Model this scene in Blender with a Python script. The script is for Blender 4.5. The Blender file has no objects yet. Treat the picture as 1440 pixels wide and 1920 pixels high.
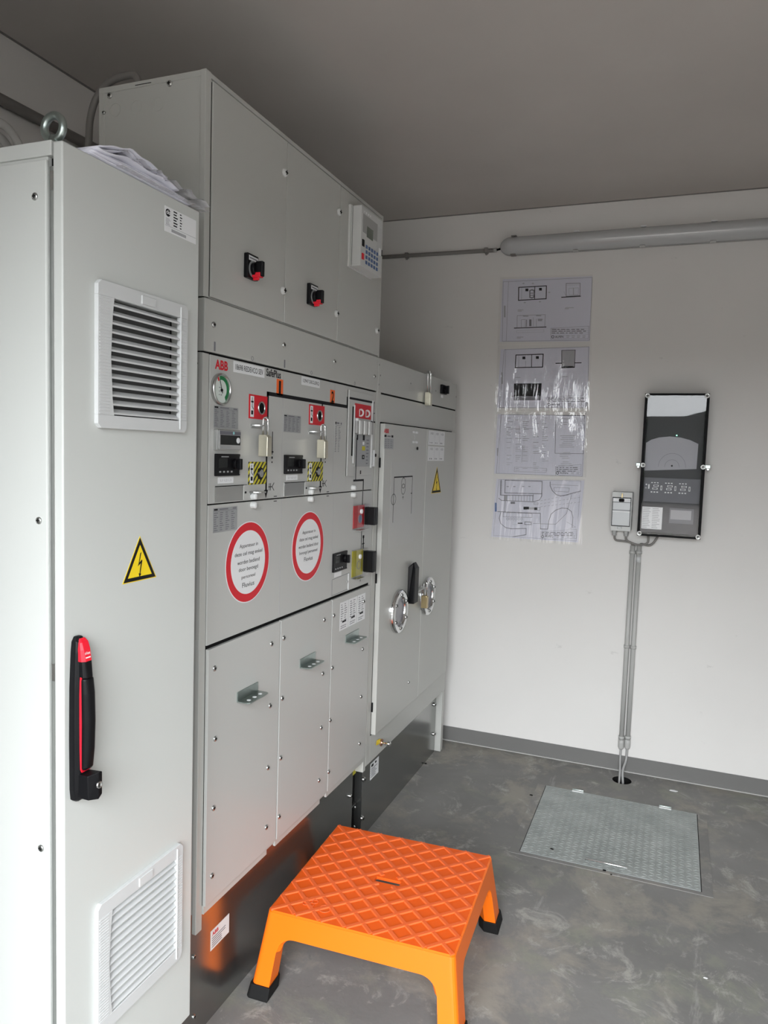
import bpy, bmesh, math, random
from mathutils import Vector, Matrix
random.seed(7)
sc = bpy.context.scene
COL = sc.collection
WY = 2.1406          # back wall plane
CZ = 2.6175          # ceiling height
XL = -0.8754         # left wall plane
XR = 1.80            # right wall plane
YF = -1.52           # front wall (with the entrance)
XC = 0.0545          # door face of the control cabinet

# ------------------------------------------------------------------ camera
CAM = [0.9940857226930984, -1.4445629985159245, 1.4560417332572568, 0.3715454084197652, 0.08030141695626951, 0.03217019125987663]
FPX = 1396.0765
def basis(yaw, pitch, roll):
    f = Vector((-math.sin(yaw)*math.cos(pitch), math.cos(yaw)*math.cos(pitch), -math.sin(pitch)))
    r = f.cross(Vector((0, 0, 1))).normalized(); u = r.cross(f)
    return r*math.cos(roll)+u*math.sin(roll), -r*math.sin(roll)+u*math.cos(roll), f
CR, CU, CF = basis(*CAM[3:6])
CP = Vector(CAM[:3])
def at(u, v, ax, val):
    """a measured pixel of the photograph to a point on a real plane of the room"""
    d = CF+CR*((u-720)/FPX)+CU*((960-v)/FPX)
    i = 'xyz'.index(ax)
    return CP+d*((val-CP[i])/d[i])
def PX(u, v, x=0.0):
    p = at(u, v, 'x', x); return p.y, p.z
def PW(u, v, d=0.0):
    p = at(u, v, 'y', WY-d); return p.x, p.z
def PG(u, v, z=0.0):
    p = at(u, v, 'z', z); return p.x, p.y

# ------------------------------------------------------------------ materials
MATS = {}
def mat(name, col, rough=0.5, metal=0.0, spec=0.5, emit=None, alpha=None, coat=0.0, bump=None, trans=0.0, ior=1.45, var=None):
    m = bpy.data.materials.new(name); m.use_nodes = True
    nt = m.node_tree; b = nt.nodes['Principled BSDF']
    b.inputs['Base Color'].default_value = (*col, 1)
    b.inputs['Roughness'].default_value = rough
    b.inputs['Metallic'].default_value = metal
    b.inputs['Specular IOR Level'].default_value = spec
    b.inputs['Coat Weight'].default_value = coat
    b.inputs['Transmission Weight'].default_value = trans
    b.inputs['IOR'].default_value = ior
    if emit:
        b.inputs['Emission Color'].default_value = (*emit[:3], 1); b.inputs['Emission Strength'].default_value = emit[3]
    tc = nt.nodes.new('ShaderNodeTexCoord')
    if var:      # var = (scale, amount)
        n = nt.nodes.new('ShaderNodeTexNoise'); n.inputs['Scale'].default_value = var[0]; n.inputs['Detail'].default_value = 5
        nt.links.new(tc.outputs['Object'], n.inputs['Vector'])
        r = nt.nodes.new('ShaderNodeMapRange'); r.inputs['To Min'].default_value = 1-var[1]; r.inputs['To Max'].default_value = 1+var[1]
        nt.links.new(n.outputs['Fac'], r.inputs['Value'])
        mx = nt.nodes.new('ShaderNodeMix'); mx.data_type = 'RGBA'; mx.blend_type = 'MULTIPLY'; mx.inputs[0].default_value = 1
        mx.inputs[6].default_value = (*col, 1)
        nt.links.new(r.outputs['Result'], mx.inputs[7]); nt.links.new(mx.outputs[2], b.inputs['Base Color'])
    if bump:     # bump = (scale, strength, distance)
        n = nt.nodes.new('ShaderNodeTexNoise'); n.inputs['Scale'].default_value = bump[0]; n.inputs['Detail'].default_value = 3
        nt.links.new(tc.outputs['Object'], n.inputs['Vector'])
        bp = nt.nodes.new('ShaderNodeBump'); bp.inputs['Strength'].default_value = bump[1]; bp.inputs['Distance'].default_value = bump[2]
        nt.links.new(n.outputs['Fac'], bp.inputs['Height']); nt.links.new(bp.outputs['Normal'], b.inputs['Normal'])
    MATS[name] = m
    return m
M = MATS
mat('cabinet_paint', (.55, .565, .545), .36, spec=.5, bump=(900, .04, .001), var=(2.5, .015))
mat('switchgear_paint', (.48, .485, .46), .33, spec=.5, bump=(900, .04, .001), var=(2.5, .015))
mat('panel_paint', (.48, .485, .468), .30, spec=.5, bump=(900, .03, .001), var=(2.5, .015))
mat('white_plastic', (.56, .57, .57), .42, spec=.35)
mat('relay_plastic', (.60, .61, .60), .4)
mat('grey_plastic', (.36, .36, .355), .42)
mat('conduit_plastic', (.44, .44, .425), .4)
mat('filter_felt', (.10, .10, .10), .9)
mat('dark_conduit', (.20, .19, .18), .5)
mat('black_plastic', (.005, .005, .006), .38, spec=.22)
mat('black_matte', (.006, .006, .007), .6, spec=.15)
mat('gap_black', (.010, .010, .010), .9, spec=.1)
mat('black_ink', (.010, .010, .012), .6, spec=.2)
mat('grey_ink', (.18, .18, .20), .6)
mat('light_ink', (.38, .38, .40), .6)
mat('red_ink', (.62, .008, .02), .45)
mat('red_plastic', (.75, .012, .03), .35)
mat('orange_ink', (.85, .14, .02), .5)
mat('yellow_ink', (.85, .62, .01), .45)
mat('dull_yellow', (.52, .47, .03), .5)
mat('green_ink', (.01, .16, .05), .5)
mat('blue_ink', (.08, .14, .30), .5)
mat('label_white', (.78, .79, .80), .4)
mat('label_silver', (.36, .37, .375), .35, metal=.35)
mat('steel', (.55, .56, .55), .28, metal=1, bump=(300, .05, .001))
mat('chrome', (.75, .76, .76), .12, metal=1)
mat('zinc', (.40, .46, .44), .32, metal=1, var=(60, .15))
mat('brass_lock', (.60, .57, .46), .3, metal=.75)
mat('brass', (.45, .36, .20), .3, metal=.9)
mat('copper', (.55, .30, .20), .3, metal=1)
mat('glass_dark', (.20, .20, .23), .12, spec=.6, coat=.5)
mat('gauge_face', (.62, .68, .64), .2, coat=.6)
mat('screen', (.015, .017, .017), .25, spec=.3)
mat('lcd', (.13, .15, .12), .2)
mat('aqua', (.25, .6, .6), .3)
mat('paper', (.76, .76, .84), .6)
mat('sheet_paper', (.66, .66, .74), .55)
mat('rubber', (.008, .008, .008), .6, spec=.25, bump=(120, .2, .002))
mat('stool_orange', (.86, .155, .003), .38, spec=.45, bump=(250, .03, .001))
mat('stool_tread', (.76, .100, .006), .5, spec=.4, bump=(350, .10, .001))
mat('stool_ridge', (.76, .125, .028), .42, spec=.5, bump=(350, .08, .001))
mat('led_green', (.2, .9, .6), .4, emit=(.3, 1, .7, 6))
mat('led_white', (.9, .9, .9), .4, emit=(1, 1, 1, 3))
mat('baseboard_paint', (.155, .153, .148), .5, var=(6, .08))
mat('diffuser', (.50, .51, .515), .20, spec=.6, coat=.3)
mat('meter_back', (.028, .028, .034), .5)
mat('meter_arc', (.42, .42, .46), .5)
mat('meter_plate', (.12, .12, .14), .45)

def glassy(name, gloss=.1, rough=.03, tint=(1, 1, 1), bump=None, wave=False):
    m = bpy.data.materials.new(name); m.use_nodes = True; nt = m.node_tree
    for n in list(nt.nodes): nt.nodes.remove(n)
    out = nt.nodes.new('ShaderNodeOutputMaterial'); mx = nt.nodes.new('ShaderNodeMixShader')
    tr = nt.nodes.new('ShaderNodeBsdfTransparent'); tr.inputs[0].default_value = (*tint, 1)
    gl = nt.nodes.new('ShaderNodeBsdfGlossy'); gl.inputs['Roughness'].default_value = rough
    fr = nt.nodes.new('ShaderNodeFresnel'); fr.inputs['IOR'].default_value = 1.5
    ad = nt.nodes.new('ShaderNodeMath'); ad.operation = 'ADD'; ad.inputs[1].default_value = gloss
    ge = nt.nodes.new('ShaderNodeNewGeometry'); bk = nt.nodes.new('ShaderNodeMath'); bk.operation = 'SUBTRACT'; bk.inputs[0].default_value = 1
    nt.links.new(ge.outputs['Backfacing'], bk.inputs[1]); ml = nt.nodes.new('ShaderNodeMath'); ml.operation = 'MULTIPLY'
    nt.links.new(fr.outputs[0], ad.inputs[0]); nt.links.new(ad.outputs[0], ml.inputs[0]); nt.links.new(bk.outputs[0], ml.inputs[1]); nt.links.new(ml.outputs[0], mx.inputs[0])
    nt.links.new(tr.outputs[0], mx.inputs[1]); nt.links.new(gl.outputs[0], mx.inputs[2]); nt.links.new(mx.outputs[0], out.inputs[0])
    if bump:
        tc = nt.nodes.new('ShaderNodeTexCoord'); mp = nt.nodes.new('ShaderNodeMapping'); mp.inputs['Scale'].default_value = bump[0]
        n = nt.nodes.new('ShaderNodeTexNoise'); n.inputs['Scale'].default_value = bump[1]; n.inputs['Detail'].default_value = 4; n.inputs['Distortion'].default_value = .6
        bp = nt.nodes.new('ShaderNodeBump'); bp.inputs['Strength'].default_value = bump[2]; bp.inputs['Distance'].default_value = bump[3]
        nt.links.new(tc.outputs['Object'], mp.inputs[0]); nt.links.new(mp.outputs[0], n.inputs['Vector'])
        nt.links.new(n.outputs['Fac'], bp.inputs['Height'])
        nt.links.new(bp.outputs[0], gl.inputs['Normal']); nt.links.new(bp.outputs[0], fr.inputs['Normal'])
    MATS[name] = m
glassy('clear_cover', -.002, .015)
glassy('clear_acrylic', .03, .05, (.93, .93, .93))
glassy('film', .015, .06, (.97, .97, .975), bump=((26, 1, 3.0), 1.0, 1.0, .010))
mat('sleeve_film', (.62, .62, .66), .16, spec=.8, bump=(60, .8, .006), trans=.0)
M['sleeve_film'].node_tree.nodes['Principled BSDF'].inputs['Alpha'].default_value = .55

def noise_mat(name, build):
    m = bpy.data.materials.new(name); m.use_nodes = True; build(m.node_tree, m.node_tree.nodes['Principled BSDF']); MATS[name] = m
def N(nt, t, **kw):
    n = nt.nodes.new(t)
    for k, v in kw.items():
        if k in n.inputs: n.inputs[k].default_value = v
        else: setattr(n, k, v)
    return n
def wall_build(col, amt, spots=True, rough=.85):
    def f(nt, b):
        tc = N(nt, 'ShaderNodeTexCoord')
        n1 = N(nt, 'ShaderNodeTexNoise', Scale=1.6, Detail=4.0)
        n2 = N(nt, 'ShaderNodeTexNoise', Scale=22.0, Detail=6.0)
        for n in (n1, n2): nt.links.new(tc.outputs['Object'], n.inputs['Vector'])
        r = N(nt, 'ShaderNodeValToRGB'); r.color_ramp.elements[0].position = .3; r.color_ramp.elements[1].position = .7
        r.color_ramp.elements[0].color = (*[c*(1-amt) for c in col], 1); r.color_ramp.elements[1].color = (*[c*(1+amt) for c in col], 1)
        nt.links.new(n1.outputs['Fac'], r.inputs[0])
        last = r.outputs[0]
        if spots:   # small scuffs and filler marks
            mp = N(nt, 'ShaderNodeMapping'); mp.inputs['Scale'].default_value = (5, 1, 9)
            nt.links.new(tc.outputs['Object'], mp.inputs[0])
            n3 = N(nt, 'ShaderNodeTexNoise', Scale=1.6, Detail=8.0, Roughness=.7); nt.links.new(mp.outputs[0], n3.inputs['Vector'])
            rr = N(nt, 'ShaderNodeValToRGB'); rr.color_ramp.elements[0].position = .655; rr.color_ramp.elements[1].position = .72
            rr.color_ramp.elements[0].color = (0, 0, 0, 1); rr.color_ramp.elements[1].color = (.5, .5, .5, 1)
            nt.links.new(n3.outputs['Fac'], rr.inputs[0])
            mx = N(nt, 'ShaderNodeMix', data_type='RGBA'); mx.inputs[7].default_value = (*[c*.62 for c in col], 1)
            nt.links.new(rr.outputs[0], mx.inputs[0]); nt.links.new(last, mx.inputs[6]); last = mx.outputs[2]
        nt.links.new(last, b.inputs['Base Color']); b.inputs['Roughness'].default_value = rough
        b.inputs['Specular IOR Level'].default_value = .25
        bp = N(nt, 'ShaderNodeBump', Strength=.12, Distance=.003); nt.links.new(n2.outputs['Fac'], bp.inputs['Height']); nt.links.new(bp.outputs[0], b.inputs['Normal'])
    return f
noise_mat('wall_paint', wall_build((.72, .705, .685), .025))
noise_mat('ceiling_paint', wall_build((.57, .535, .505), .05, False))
def floor_build(nt, b):
    tc = N(nt, 'ShaderNodeTexCoord')
    def noise(scale, det, rough=.55, dist=0.0, mscale=None, rot=0.0):
        n = N(nt, 'ShaderNodeTexNoise', Scale=scale, Detail=det, Roughness=rough, Distortion=dist)
        src = tc.outputs['Object']
        if mscale:
            mp = N(nt, 'ShaderNodeMapping'); mp.inputs['Scale'].default_value = mscale; mp.inputs['Rotation'].default_value = (0, 0, rot)
            nt.links.new(src, mp.inputs[0]); src = mp.outputs[0]
        nt.links.new(src, n.inputs['Vector']); return n.outputs['Fac']
    def ramp(src, p0, p1, c0=(0, 0, 0), c1=(1, 1, 1)):
        r = N(nt, 'ShaderNodeValToRGB'); r.color_ramp.elements[0].position = p0; r.color_ramp.elements[1].position = p1
        r.color_ramp.elements[0].color = (*c0, 1); r.color_ramp.elements[1].color = (*c1, 1); nt.links.new(src, r.inputs[0]); return r.outputs[0]
    def mix(fac, a, bcol):
        mx = N(nt, 'ShaderNodeMix', data_type='RGBA'); nt.links.new(fac, mx.inputs[0]); nt.links.new(a, mx.inputs[6]); mx.inputs[7].default_value = (*bcol, 1); return mx.outputs[2]
    base = ramp(noise(2.2, 5, .6, .3), .3, .72, (.155, .152, .146), (.220, .215, .208))
    c = mix(ramp(noise(3.4, 7, .72, .35), .50, .62, (0, 0, 0), (.65, .65, .65)), base, (.31, .285, .24))
    c = mix(ramp(noise(4.3, 6, .7, .3, (1, 1.3, 1), 1.9), .54, .66, (0, 0, 0), (.6, .6, .6)), c, (.235, .245, .195))      # greenish dust      # dusty patches
    c = mix(ramp(noise(6.5, 9, .78, .7), .545, .64, (0, 0, 0), (.85, .85, .85)), c, (.37, .36, .33))            # flaky pale veins
    c = mix(ramp(noise(7, 7, .7, .4, (1, .15, 1), .7), .63, .70, (0, 0, 0), (.5, .5, .5)), c, (.42, .41, .39))  # scratches
    c = mix(ramp(noise(16, 4, .7), .24, .32, (.5, .5, .5), (0, 0, 0)), c, (.10, .10, .095))                   # dark specks
    nt.links.new(c, b.inputs['Base Color'])
    rg = N(nt, 'ShaderNodeMapRange'); rg.inputs['To Min'].default_value = .42; rg.inputs['To Max'].default_value = .75
    nt.links.new(noise(4, 5), rg.inputs['Value']); nt.links.new(rg.outputs[0], b.inputs['Roughness'])
    bp = N(nt, 'ShaderNodeBump', Strength=.25, Distance=.004); nt.links.new(noise(30, 6), bp.inputs['Height']); nt.links.new(bp.outputs[0], b.inputs['Normal'])
noise_mat('floor_screed', floor_build)
def plinth_build(nt, b):
    tc = N(nt, 'ShaderNodeTexCoord'); mp = N(nt, 'ShaderNodeMapping'); mp.inputs['Scale'].default_value = (1, 8, 1)
    n = N(nt, 'ShaderNodeTexNoise', Scale=8.0, Detail=6.0); nt.links.new(tc.outputs['Object'], mp.inputs[0]); nt.links.new(mp.outputs[0], n.inputs['Vector'])
    r = N(nt, 'ShaderNodeMapRange'); r.inputs['To Min'].default_value = .17; r.inputs['To Max'].default_value = .26
    nt.links.new(n.outputs['Fac'], r.inputs['Value']); nt.links.new(r.outputs[0], b.inputs['Roughness'])
    b.inputs['Base Color'].default_value = (.30, .305, .295, 1); b.inputs['Metallic'].default_value = .9
noise_mat('plinth_metal', plinth_build)
def stripe_build(nt, b):
    tc = N(nt, 'ShaderNodeTexCoord'); w = N(nt, 'ShaderNodeTexWave', Scale=36.0); w.bands_direction = 'DIAGONAL'
    mp = N(nt, 'ShaderNodeMapping'); mp.inputs['Scale'].default_value = (0, 1, -1); nt.links.new(tc.outputs['Object'], mp.inputs[0]); nt.links.new(mp.outputs[0], w.inputs['Vector'])
    r = N(nt, 'ShaderNodeValToRGB'); r.color_ramp.interpolation = 'CONSTANT'; r.color_ramp.elements[0].color = (.02, .02, .01, 1); r.color_ramp.elements[1].position = .42; r.color_ramp.elements[1].color = (.55, .50, .02, 1)
    nt.links.new(w.outputs['Fac'], r.inputs[0]); nt.links.new(r.outputs[0], b.inputs['Base Color']); b.inputs['Roughness'].default_value = .45
noise_mat('hazard_stripe', stripe_build)
def hedge_build(nt, b):
    n = N(nt, 'ShaderNodeTexNoise', Scale=4.0, Detail=6.0); r = N(nt, 'ShaderNodeValToRGB')
    r.color_ramp.elements[0].color = (.012, .02, .012, 1); r.color_ramp.elements[1].color = (.05, .08, .04, 1); nt.links.new(n.outputs['Fac'], r.inputs[0]); nt.links.new(r.outputs[0], b.inputs['Base Color']); b.inputs['Roughness'].default_value = .9
noise_mat('hedge_green', hedge_build)
mat('paving', (.62, .57, .53), .8, var=(1.5, .15))
mat('dark_near_ground', (.07, .068, .065), .9, var=(2, .1))

# ------------------------------------------------------------------ frames: (a right, b up, c out of the surface)
def FX(x0=0.0): return lambda a, b, c: Vector((x0+c, a, b))      # a face looking along +x
def FY(y0=WY): return lambda a, b, c: Vector((a, y0-c, b))       # a face looking along -y
FG = lambda a, b, c: Vector((a, b, c))                           # a horizontal surface
def FROT(ox, oy, ang):
    ca, sa = math.cos(ang), math.sin(ang)
    return lambda a, b, c: Vector((ox+a*ca-b*sa, oy+a*sa+b*ca, c))

class MB:
    def __init__(s, frame=FG): s.v = []; s.f = []; s.m = []; s.mats = []; s.fr = frame; s.sm = []
    def mi(s, m):
        if m not in s.mats: s.mats.append(m)
        return s.mats.index(m)
    def add(s, pts, faces, m, smooth=False, raw=False):
        o = len(s.v)
        s.v += [Vector(p) if raw else s.fr(*p) for p in pts]
        k = s.mi(m)
        for f in faces: s.f.append([o+i for i in f]); s.m.append(k); s.sm.append(smooth)
        return s
    def box(s, a0, a1, b0, b1, c0, c1, m):
        a0, a1 = sorted((a0, a1)); b0, b1 = sorted((b0, b1)); c0, c1 = sorted((c0, c1))
        p = [(a, b, c) for c in (c0, c1) for b in (b0, b1) for a in (a0, a1)]
        return s.add(p, [(0, 2, 3, 1), (4, 5, 7, 6), (0, 1, 5, 4), (2, 6, 7, 3), (0, 4, 6, 2), (1, 3, 7, 5)], m)
    def poly(s, pts, c0, c1, m, smooth=False):
        ar = sum(pts[i][0]*pts[(i+1) % len(pts)][1]-pts[(i+1) % len(pts)][0]*pts[i][1] for i in range(len(pts)))
        if ar < 0: pts = pts[::-1]
        n = len(pts)
        P = [(a, b, c0) for a, b in pts]+[(a, b, c1) for a, b in pts]
        F = [tuple(range(n))[::-1], tuple(range(n, 2*n))]+[(i, (i+1) % n, n+(i+1) % n, n+i) for i in range(n)]
        return s.add(P, F, m, smooth)
    def rbox(s, a0, a1, b0, b1, c0, c1, r, m, n=5):
        pts = []
        for cx, cy, t in ((a1-r, b1-r, 0), (a0+r, b1-r, 90), (a0+r, b0+r, 180), (a1-r, b0+r, 270)):
            for i in range(n+1):
                an = math.radians(t+90*i/n); pts.append((cx+r*math.cos(an), cy+r*math.sin(an)))
        return s.poly(pts, c0, c1, m)
    def flat(s, pts, c, m, d=.0004): return s.poly(pts, c-d, c, m)
    def rect(s, a0, a1, b0, b1, c, m): return s.box(a0, a1, b0, b1, c-.0006, c, m)
    def stroke(s, a0, b0, a1, b1, w, c, m):
        d = Vector((a1-a0, b1-b0)); L = d.length
        if L < 1e-6: return s
        d /= L; n = Vector((-d.y, d.x))*w/2; e = d*w*.5
        return s.flat([(a0-n.x-e.x, b0-n.y-e.y), (a1-n.x+e.x, b1-n.y+e.y), (a1+n.x+e.x, b1+n.y+e.y), (a0+n.x-e.x, b0+n.y-e.y)], c, m)
    def pline(s, pts, w, c, m, close=False):
        q = list(pts)+([pts[0]] if close else [])
        for i in range(len(q)-1): s.stroke(*q[i], *q[i+1], w, c, m)
        return s
    def cyl(s, a, b, r, c0, c1, m, n=24, r2=None, smooth=False):
        r2 = r if r2 is None else r2
        P = [(a+r*math.cos(2*math.pi*i/n), b+r*math.sin(2*math.pi*i/n), c0) for i in range(n)]
        P += [(a+r2*math.cos(2*math.pi*i/n), b+r2*math.sin(2*math.pi*i/n), c1) for i in range(n)]
        return s.add(P, [tuple(range(n))[::-1], tuple(range(n, 2*n))]+[(i, (i+1) % n, n+(i+1) % n, n+i) for i in range(n)], m, smooth)
    def lathe(s, a, b, prof, m, n=32, closed=False):
        k = len(prof); P = []
        for i in range(n):
            t = 2*math.pi*i/n
            P += [(a+r*math.cos(t), b+r*math.sin(t), c) for r, c in prof]
        F = []
        for i in range(n):
            j = (i+1) % n
            for q in range(k if closed else k-1):
                q2 = (q+1) % k
                F.append((i*k+q, j*k+q, j*k+q2, i*k+q2))
        return s.add(P, F, m, True)
    def ring(s, a, b, R, r, c, m, n=36, k=10):
        return s.lathe(a, b, [(R+r*math.cos(2*math.pi*j/k), c+r*math.sin(2*math.pi*j/k)) for j in range(k)], m, n, True)
    def tube(s, pts, r, m, n=10, raw=False, closed=False):
        P = [Vector(p) if raw else s.fr(*p) for p in pts]
        o = len(s.v); k = s.mi(m); L = len(P); prev = None
        for i, p in enumerate(P):
            if closed: t = P[(i+1) % L]-P[i-1]
            else: t = P[min(i+1, L-1)]-P[max(i-1, 0)]
            t.normalize()
            if prev is None:
                x = t.orthogonal().normalized()
            else: x = (prev-t*prev.dot(t)).normalized()
            prev = x; y = t.cross(x)
            rr = r[i] if isinstance(r, (list, tuple)) else r
            for q in range(n):
                an = 2*math.pi*q/n; s.v.append(p+x*rr*math.cos(an)+y*rr*math.sin(an))
        for i in range(L if closed else L-1):
            i2 = (i+1) % L
            for q in range(n): s.f.append([o+i*n+q, o+i*n+(q+1) % n, o+i2*n+(q+1) % n, o+i2*n+q]); s.m.append(k); s.sm.append(True)
        if not closed:
            s.f.append([o+q for q in range(n)][::-1]); s.m.append(k); s.sm.append(False)
            s.f.append([o+(L-1)*n+q for q in range(n)]); s.m.append(k); s.sm.append(False)
        return s
    def loft(s, secs, m, smooth=False):
        """secs: list of equal-length loops of (a,b,c)"""
        n = len(secs[0]); P = [p for q in secs for p in q]; F = [tuple(range(n))[::-1], tuple((len(secs)-1)*n+i for i in range(n))]
        for k in range(len(secs)-1):
            F += [(k*n+i, k*n+(i+1) % n, (k+1)*n+(i+1) % n, (k+1)*n+i) for i in range(n)]
        return s.add(P, F, m, smooth)
    def text(s, t, a0, a1, b0, b1, c, m, bold=0.0, keep=False):
        cu = bpy.data.curves.new('t', 'FONT'); cu.body = t; cu.offset = bold; cu.resolution_u = 3
        o = bpy.data.objects.new('t', cu); COL.objects.link(o); bpy.context.view_layer.update()
        me = bpy.data.meshes.new_from_object(o)
        xs = [v.co.x for v in me.vertices]; ys = [v.co.y for v in me.vertices]
        x0, x1, y0, y1 = min(xs), max(xs), min(ys), max(ys)
        sx = (a1-a0)/(x1-x0); sy = (b1-b0)/(y1-y0)
        if keep:
            sx = sy = min(sx, sy); am = (a0+a1)/2; w = (x1-x0)*sx; a0 = am-w/2
        s.add([(a0+(v.co.x-x0)*sx, b0+(v.co.y-y0)*sy, c) for v in me.vertices], [tuple(p.vertices) for p in me.polygons], m)
        bpy.data.objects.remove(o); bpy.data.curves.remove(cu); bpy.data.meshes.remove(me)
        return s
    def lines(s, a0, a1, b0, b1, n, c, m='grey_ink', cols=3, w=.45, fill=.7):
        """rows of print too small to read"""
        h = (b1-b0)/n
        for i in range(n):
            bb = b1-h*(i+.5)
            for k in range(cols):
                x0 = a0+(a1-a0)*k/cols; ln = (a1-a0)/cols*random.uniform(fill-.25, fill+.15)
                s.rect(x0, x0+ln, bb-h*w/2, bb+h*w/2, c, m)
        return s
    def build(s, name, parent=None, bevel=0, segs=2, fix=False):
        me = bpy.data.meshes.new(name)
        lo = Vector((min(p[i] for p in s.v) for i in range(3))); hi = Vector((max(p[i] for p in s.v) for i in range(3)))
        ctr = (lo+hi)/2
        if parent is None: ctr.z = lo.z
        me.from_pydata([p-ctr for p in s.v], [], s.f)
        for m in s.mats: me.materials.append(MATS[m])
        for p, k, q in zip(me.polygons, s.m, s.sm): p.material_index = k; p.use_smooth = q
        if fix:
            bm = bmesh.new(); bm.from_mesh(me); bmesh.ops.recalc_face_normals(bm, faces=bm.faces); bm.to_mesh(me); bm.free()
        me.update()
        o = bpy.data.objects.new(name, me); COL.objects.link(o)
        if parent:
            o.parent = parent; o.location = ctr-wloc(parent)
        else: o.location = ctr
        if bevel:
            b = o.modifiers.new('Bevel', 'BEVEL'); b.width = bevel; b.segments = segs; b.limit_method = 'ANGLE'; b.angle_limit = math.radians(40)
            b.harden_normals = False
        return o
def wloc(o):
    v = Vector(o.location)
    while o.parent: o = o.parent; v += Vector(o.location)
    return v
def thing(name, loc, label, cat, group=None):
    o = bpy.data.objects.new(name, None); COL.objects.link(o); o.location = loc; o.empty_display_size = .05
    return tag(o, label, cat, group)
def tag(o, label, cat, group=None):
    o['label'] = label; o['category'] = cat
    if group: o['group'] = group
    return o
def structure(o): o['kind'] = 'structure'; return o
def lab(o, t): o['label'] = t; return o
def dup(root, loc):
    r = root.copy(); COL.objects.link(r); r.location = loc
    for ch in list(root.children):
        c = ch.copy(); COL.objects.link(c); c.parent = r
        for g in ch.children:
            d = g.copy(); COL.objects.link(d); d.parent = c
    return r

SCREW = {}
def screw(parent, frame, key, a, b, c, r=.0055, h=.003, m='steel', name='screw'):
    """a cross-head screw; every copy shares one mesh"""
    k = (key, round(r, 4), h, m, name)
    if k not in SCREW:
        q = MB(frame(0)); q.lathe(0, 0, [(r, 0), (r, h*.5), (r*.75, h*.9), (0.0001, h)], m, 16)
        q.box(-r*.55, r*.55, -r*.14, r*.14, h*.8, h*1.08, 'gap_black').box(-r*.14, r*.14, -r*.55, r*.55, h*.8, h*1.08, 'gap_black')
        me = bpy.data.meshes.new(name)
        me.from_pydata([v-frame(0)(0, 0, 0) for v in q.v], [], q.f)
        for mm in q.mats: me.materials.append(MATS[mm])
        for p, kk, sm in zip(me.polygons, q.m, q.sm): p.material_index = kk; p.use_smooth = sm
        SCREW[k] = me
    o = bpy.data.objects.new(name, SCREW[k]); COL.objects.link(o)
    o.parent = parent; o.location = frame(0)(a, b, c)-wloc(parent)
    return o
def sx(parent, u, v, x=0.0, **kw): a, b = PX(u, v, x); return screw(parent, FX, 'x', a, b, x, **kw)

# =================================================================== the room
HX, HY = .8468, 2.0273; HR = .042      # cable hole in the floor
q = MB()
x0, x1, y0, y1 = XL, XR, YF-.25, WY; s = .06
q.add([(x0, y0, 0), (x1, y0, 0), (x1, HY-s, 0), (x0, HY-s, 0)], [(0, 1, 2, 3)], 'floor_screed')
q.add([(x0, HY+s, 0), (x1, HY+s, 0), (x1, y1, 0), (x0, y1, 0)], [(0, 1, 2, 3)], 'floor_screed')
q.add([(x0, HY-s, 0), (HX-s, HY-s, 0), (HX-s, HY+s, 0), (x0, HY+s, 0)], [(0, 1, 2, 3)], 'floor_screed')
q.add([(HX+s, HY-s, 0), (x1, HY-s, 0), (x1, HY+s, 0), (HX+s, HY+s, 0)], [(0, 1, 2, 3)], 'floor_screed')
n = 32; P = []; P2_ = []
for i in range(n):
    t = 2*math.pi*i/n; ct, st = math.cos(t), math.sin(t); k = s/max(abs(ct), abs(st))
    P += [(HX+HR*ct, HY+HR*st, 0), (HX+k*ct, HY+k*st, 0)]; P2_.append((HX+HR*ct, HY+HR*st, -.004)); P2_.append((HX+HR*ct, HY+HR*st, -.16)); P2_.append((HX+HR*ct, HY+HR*st, 0))
F = []
for i in range(n):
    j = (i+1) % n; F += [(2*i, 2*i+1, 2*j+1, 2*j)]
q.add(P, F, 'floor_screed')
q.add(P2_, [(3*i+2, 3*((i+1) % n)+2, 3*((i+1) % n)+1, 3*i+1) for i in range(n)], 'gap_black')
q.add([(HX-.1, HY-.1, -.16), (HX+.1, HY-.1, -.16), (HX+.1, HY+.1, -.16), (HX-.1, HY+.1, -.16)], [(0, 1, 2, 3)], 'gap_black')
structure(q.build('floor'))
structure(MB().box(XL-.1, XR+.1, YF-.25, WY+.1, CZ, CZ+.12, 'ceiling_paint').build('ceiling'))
structure(MB().box(XL-.1, XR+.1, WY, WY+.1, -.05, CZ, 'wall_paint').build('wall_back'))
structure(MB().box(XL-.1, XL, YF-.25, WY, -.05, CZ, 'wall_paint').build('wall_left'))
structure(MB().box(XR, XR+.1, YF-.25, WY, -.05, CZ, 'wall_paint').build('wall_right'))
OX0, OX1, OZ = .14, 1.74, 2.14          # entrance opening
structure(MB().box(XL, OX0, YF-.2, YF, 0, CZ, 'wall_paint').box(OX1, XR, YF-.2, YF, 0, CZ, 'wall_paint').box(OX0, OX1, YF-.2, YF, OZ, CZ, 'wall_paint').build('wall_front'))
BH = .0721
structure(MB().box(XL, XR, WY-.004, WY+.001, -.001, BH, 'baseboard_paint').build('baseboard_back'))
structure(MB().box(XR-.004, XR+.001, YF, WY-.004, -.001, BH, 'baseboard_paint').build('baseboard_right'))
structure(MB().box(XL-.001, XL+.004, YF, WY-.004, -.001, BH, 'baseboard_paint').build('baseboard_left'))
structure(MB().box(XL, XR, WY-.012, WY-.004, 0, .004, 'conduit_plastic').build('trim_1'))
# dark sealing joint where back wall meets the ceiling
structure(MB().box(XL, XR, WY-.004, WY, CZ-.004, CZ, 'dark_conduit').box(XL, XL+.004, YF, WY, CZ-.005, CZ, 'dark_conduit').build('trim_2'))
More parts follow.
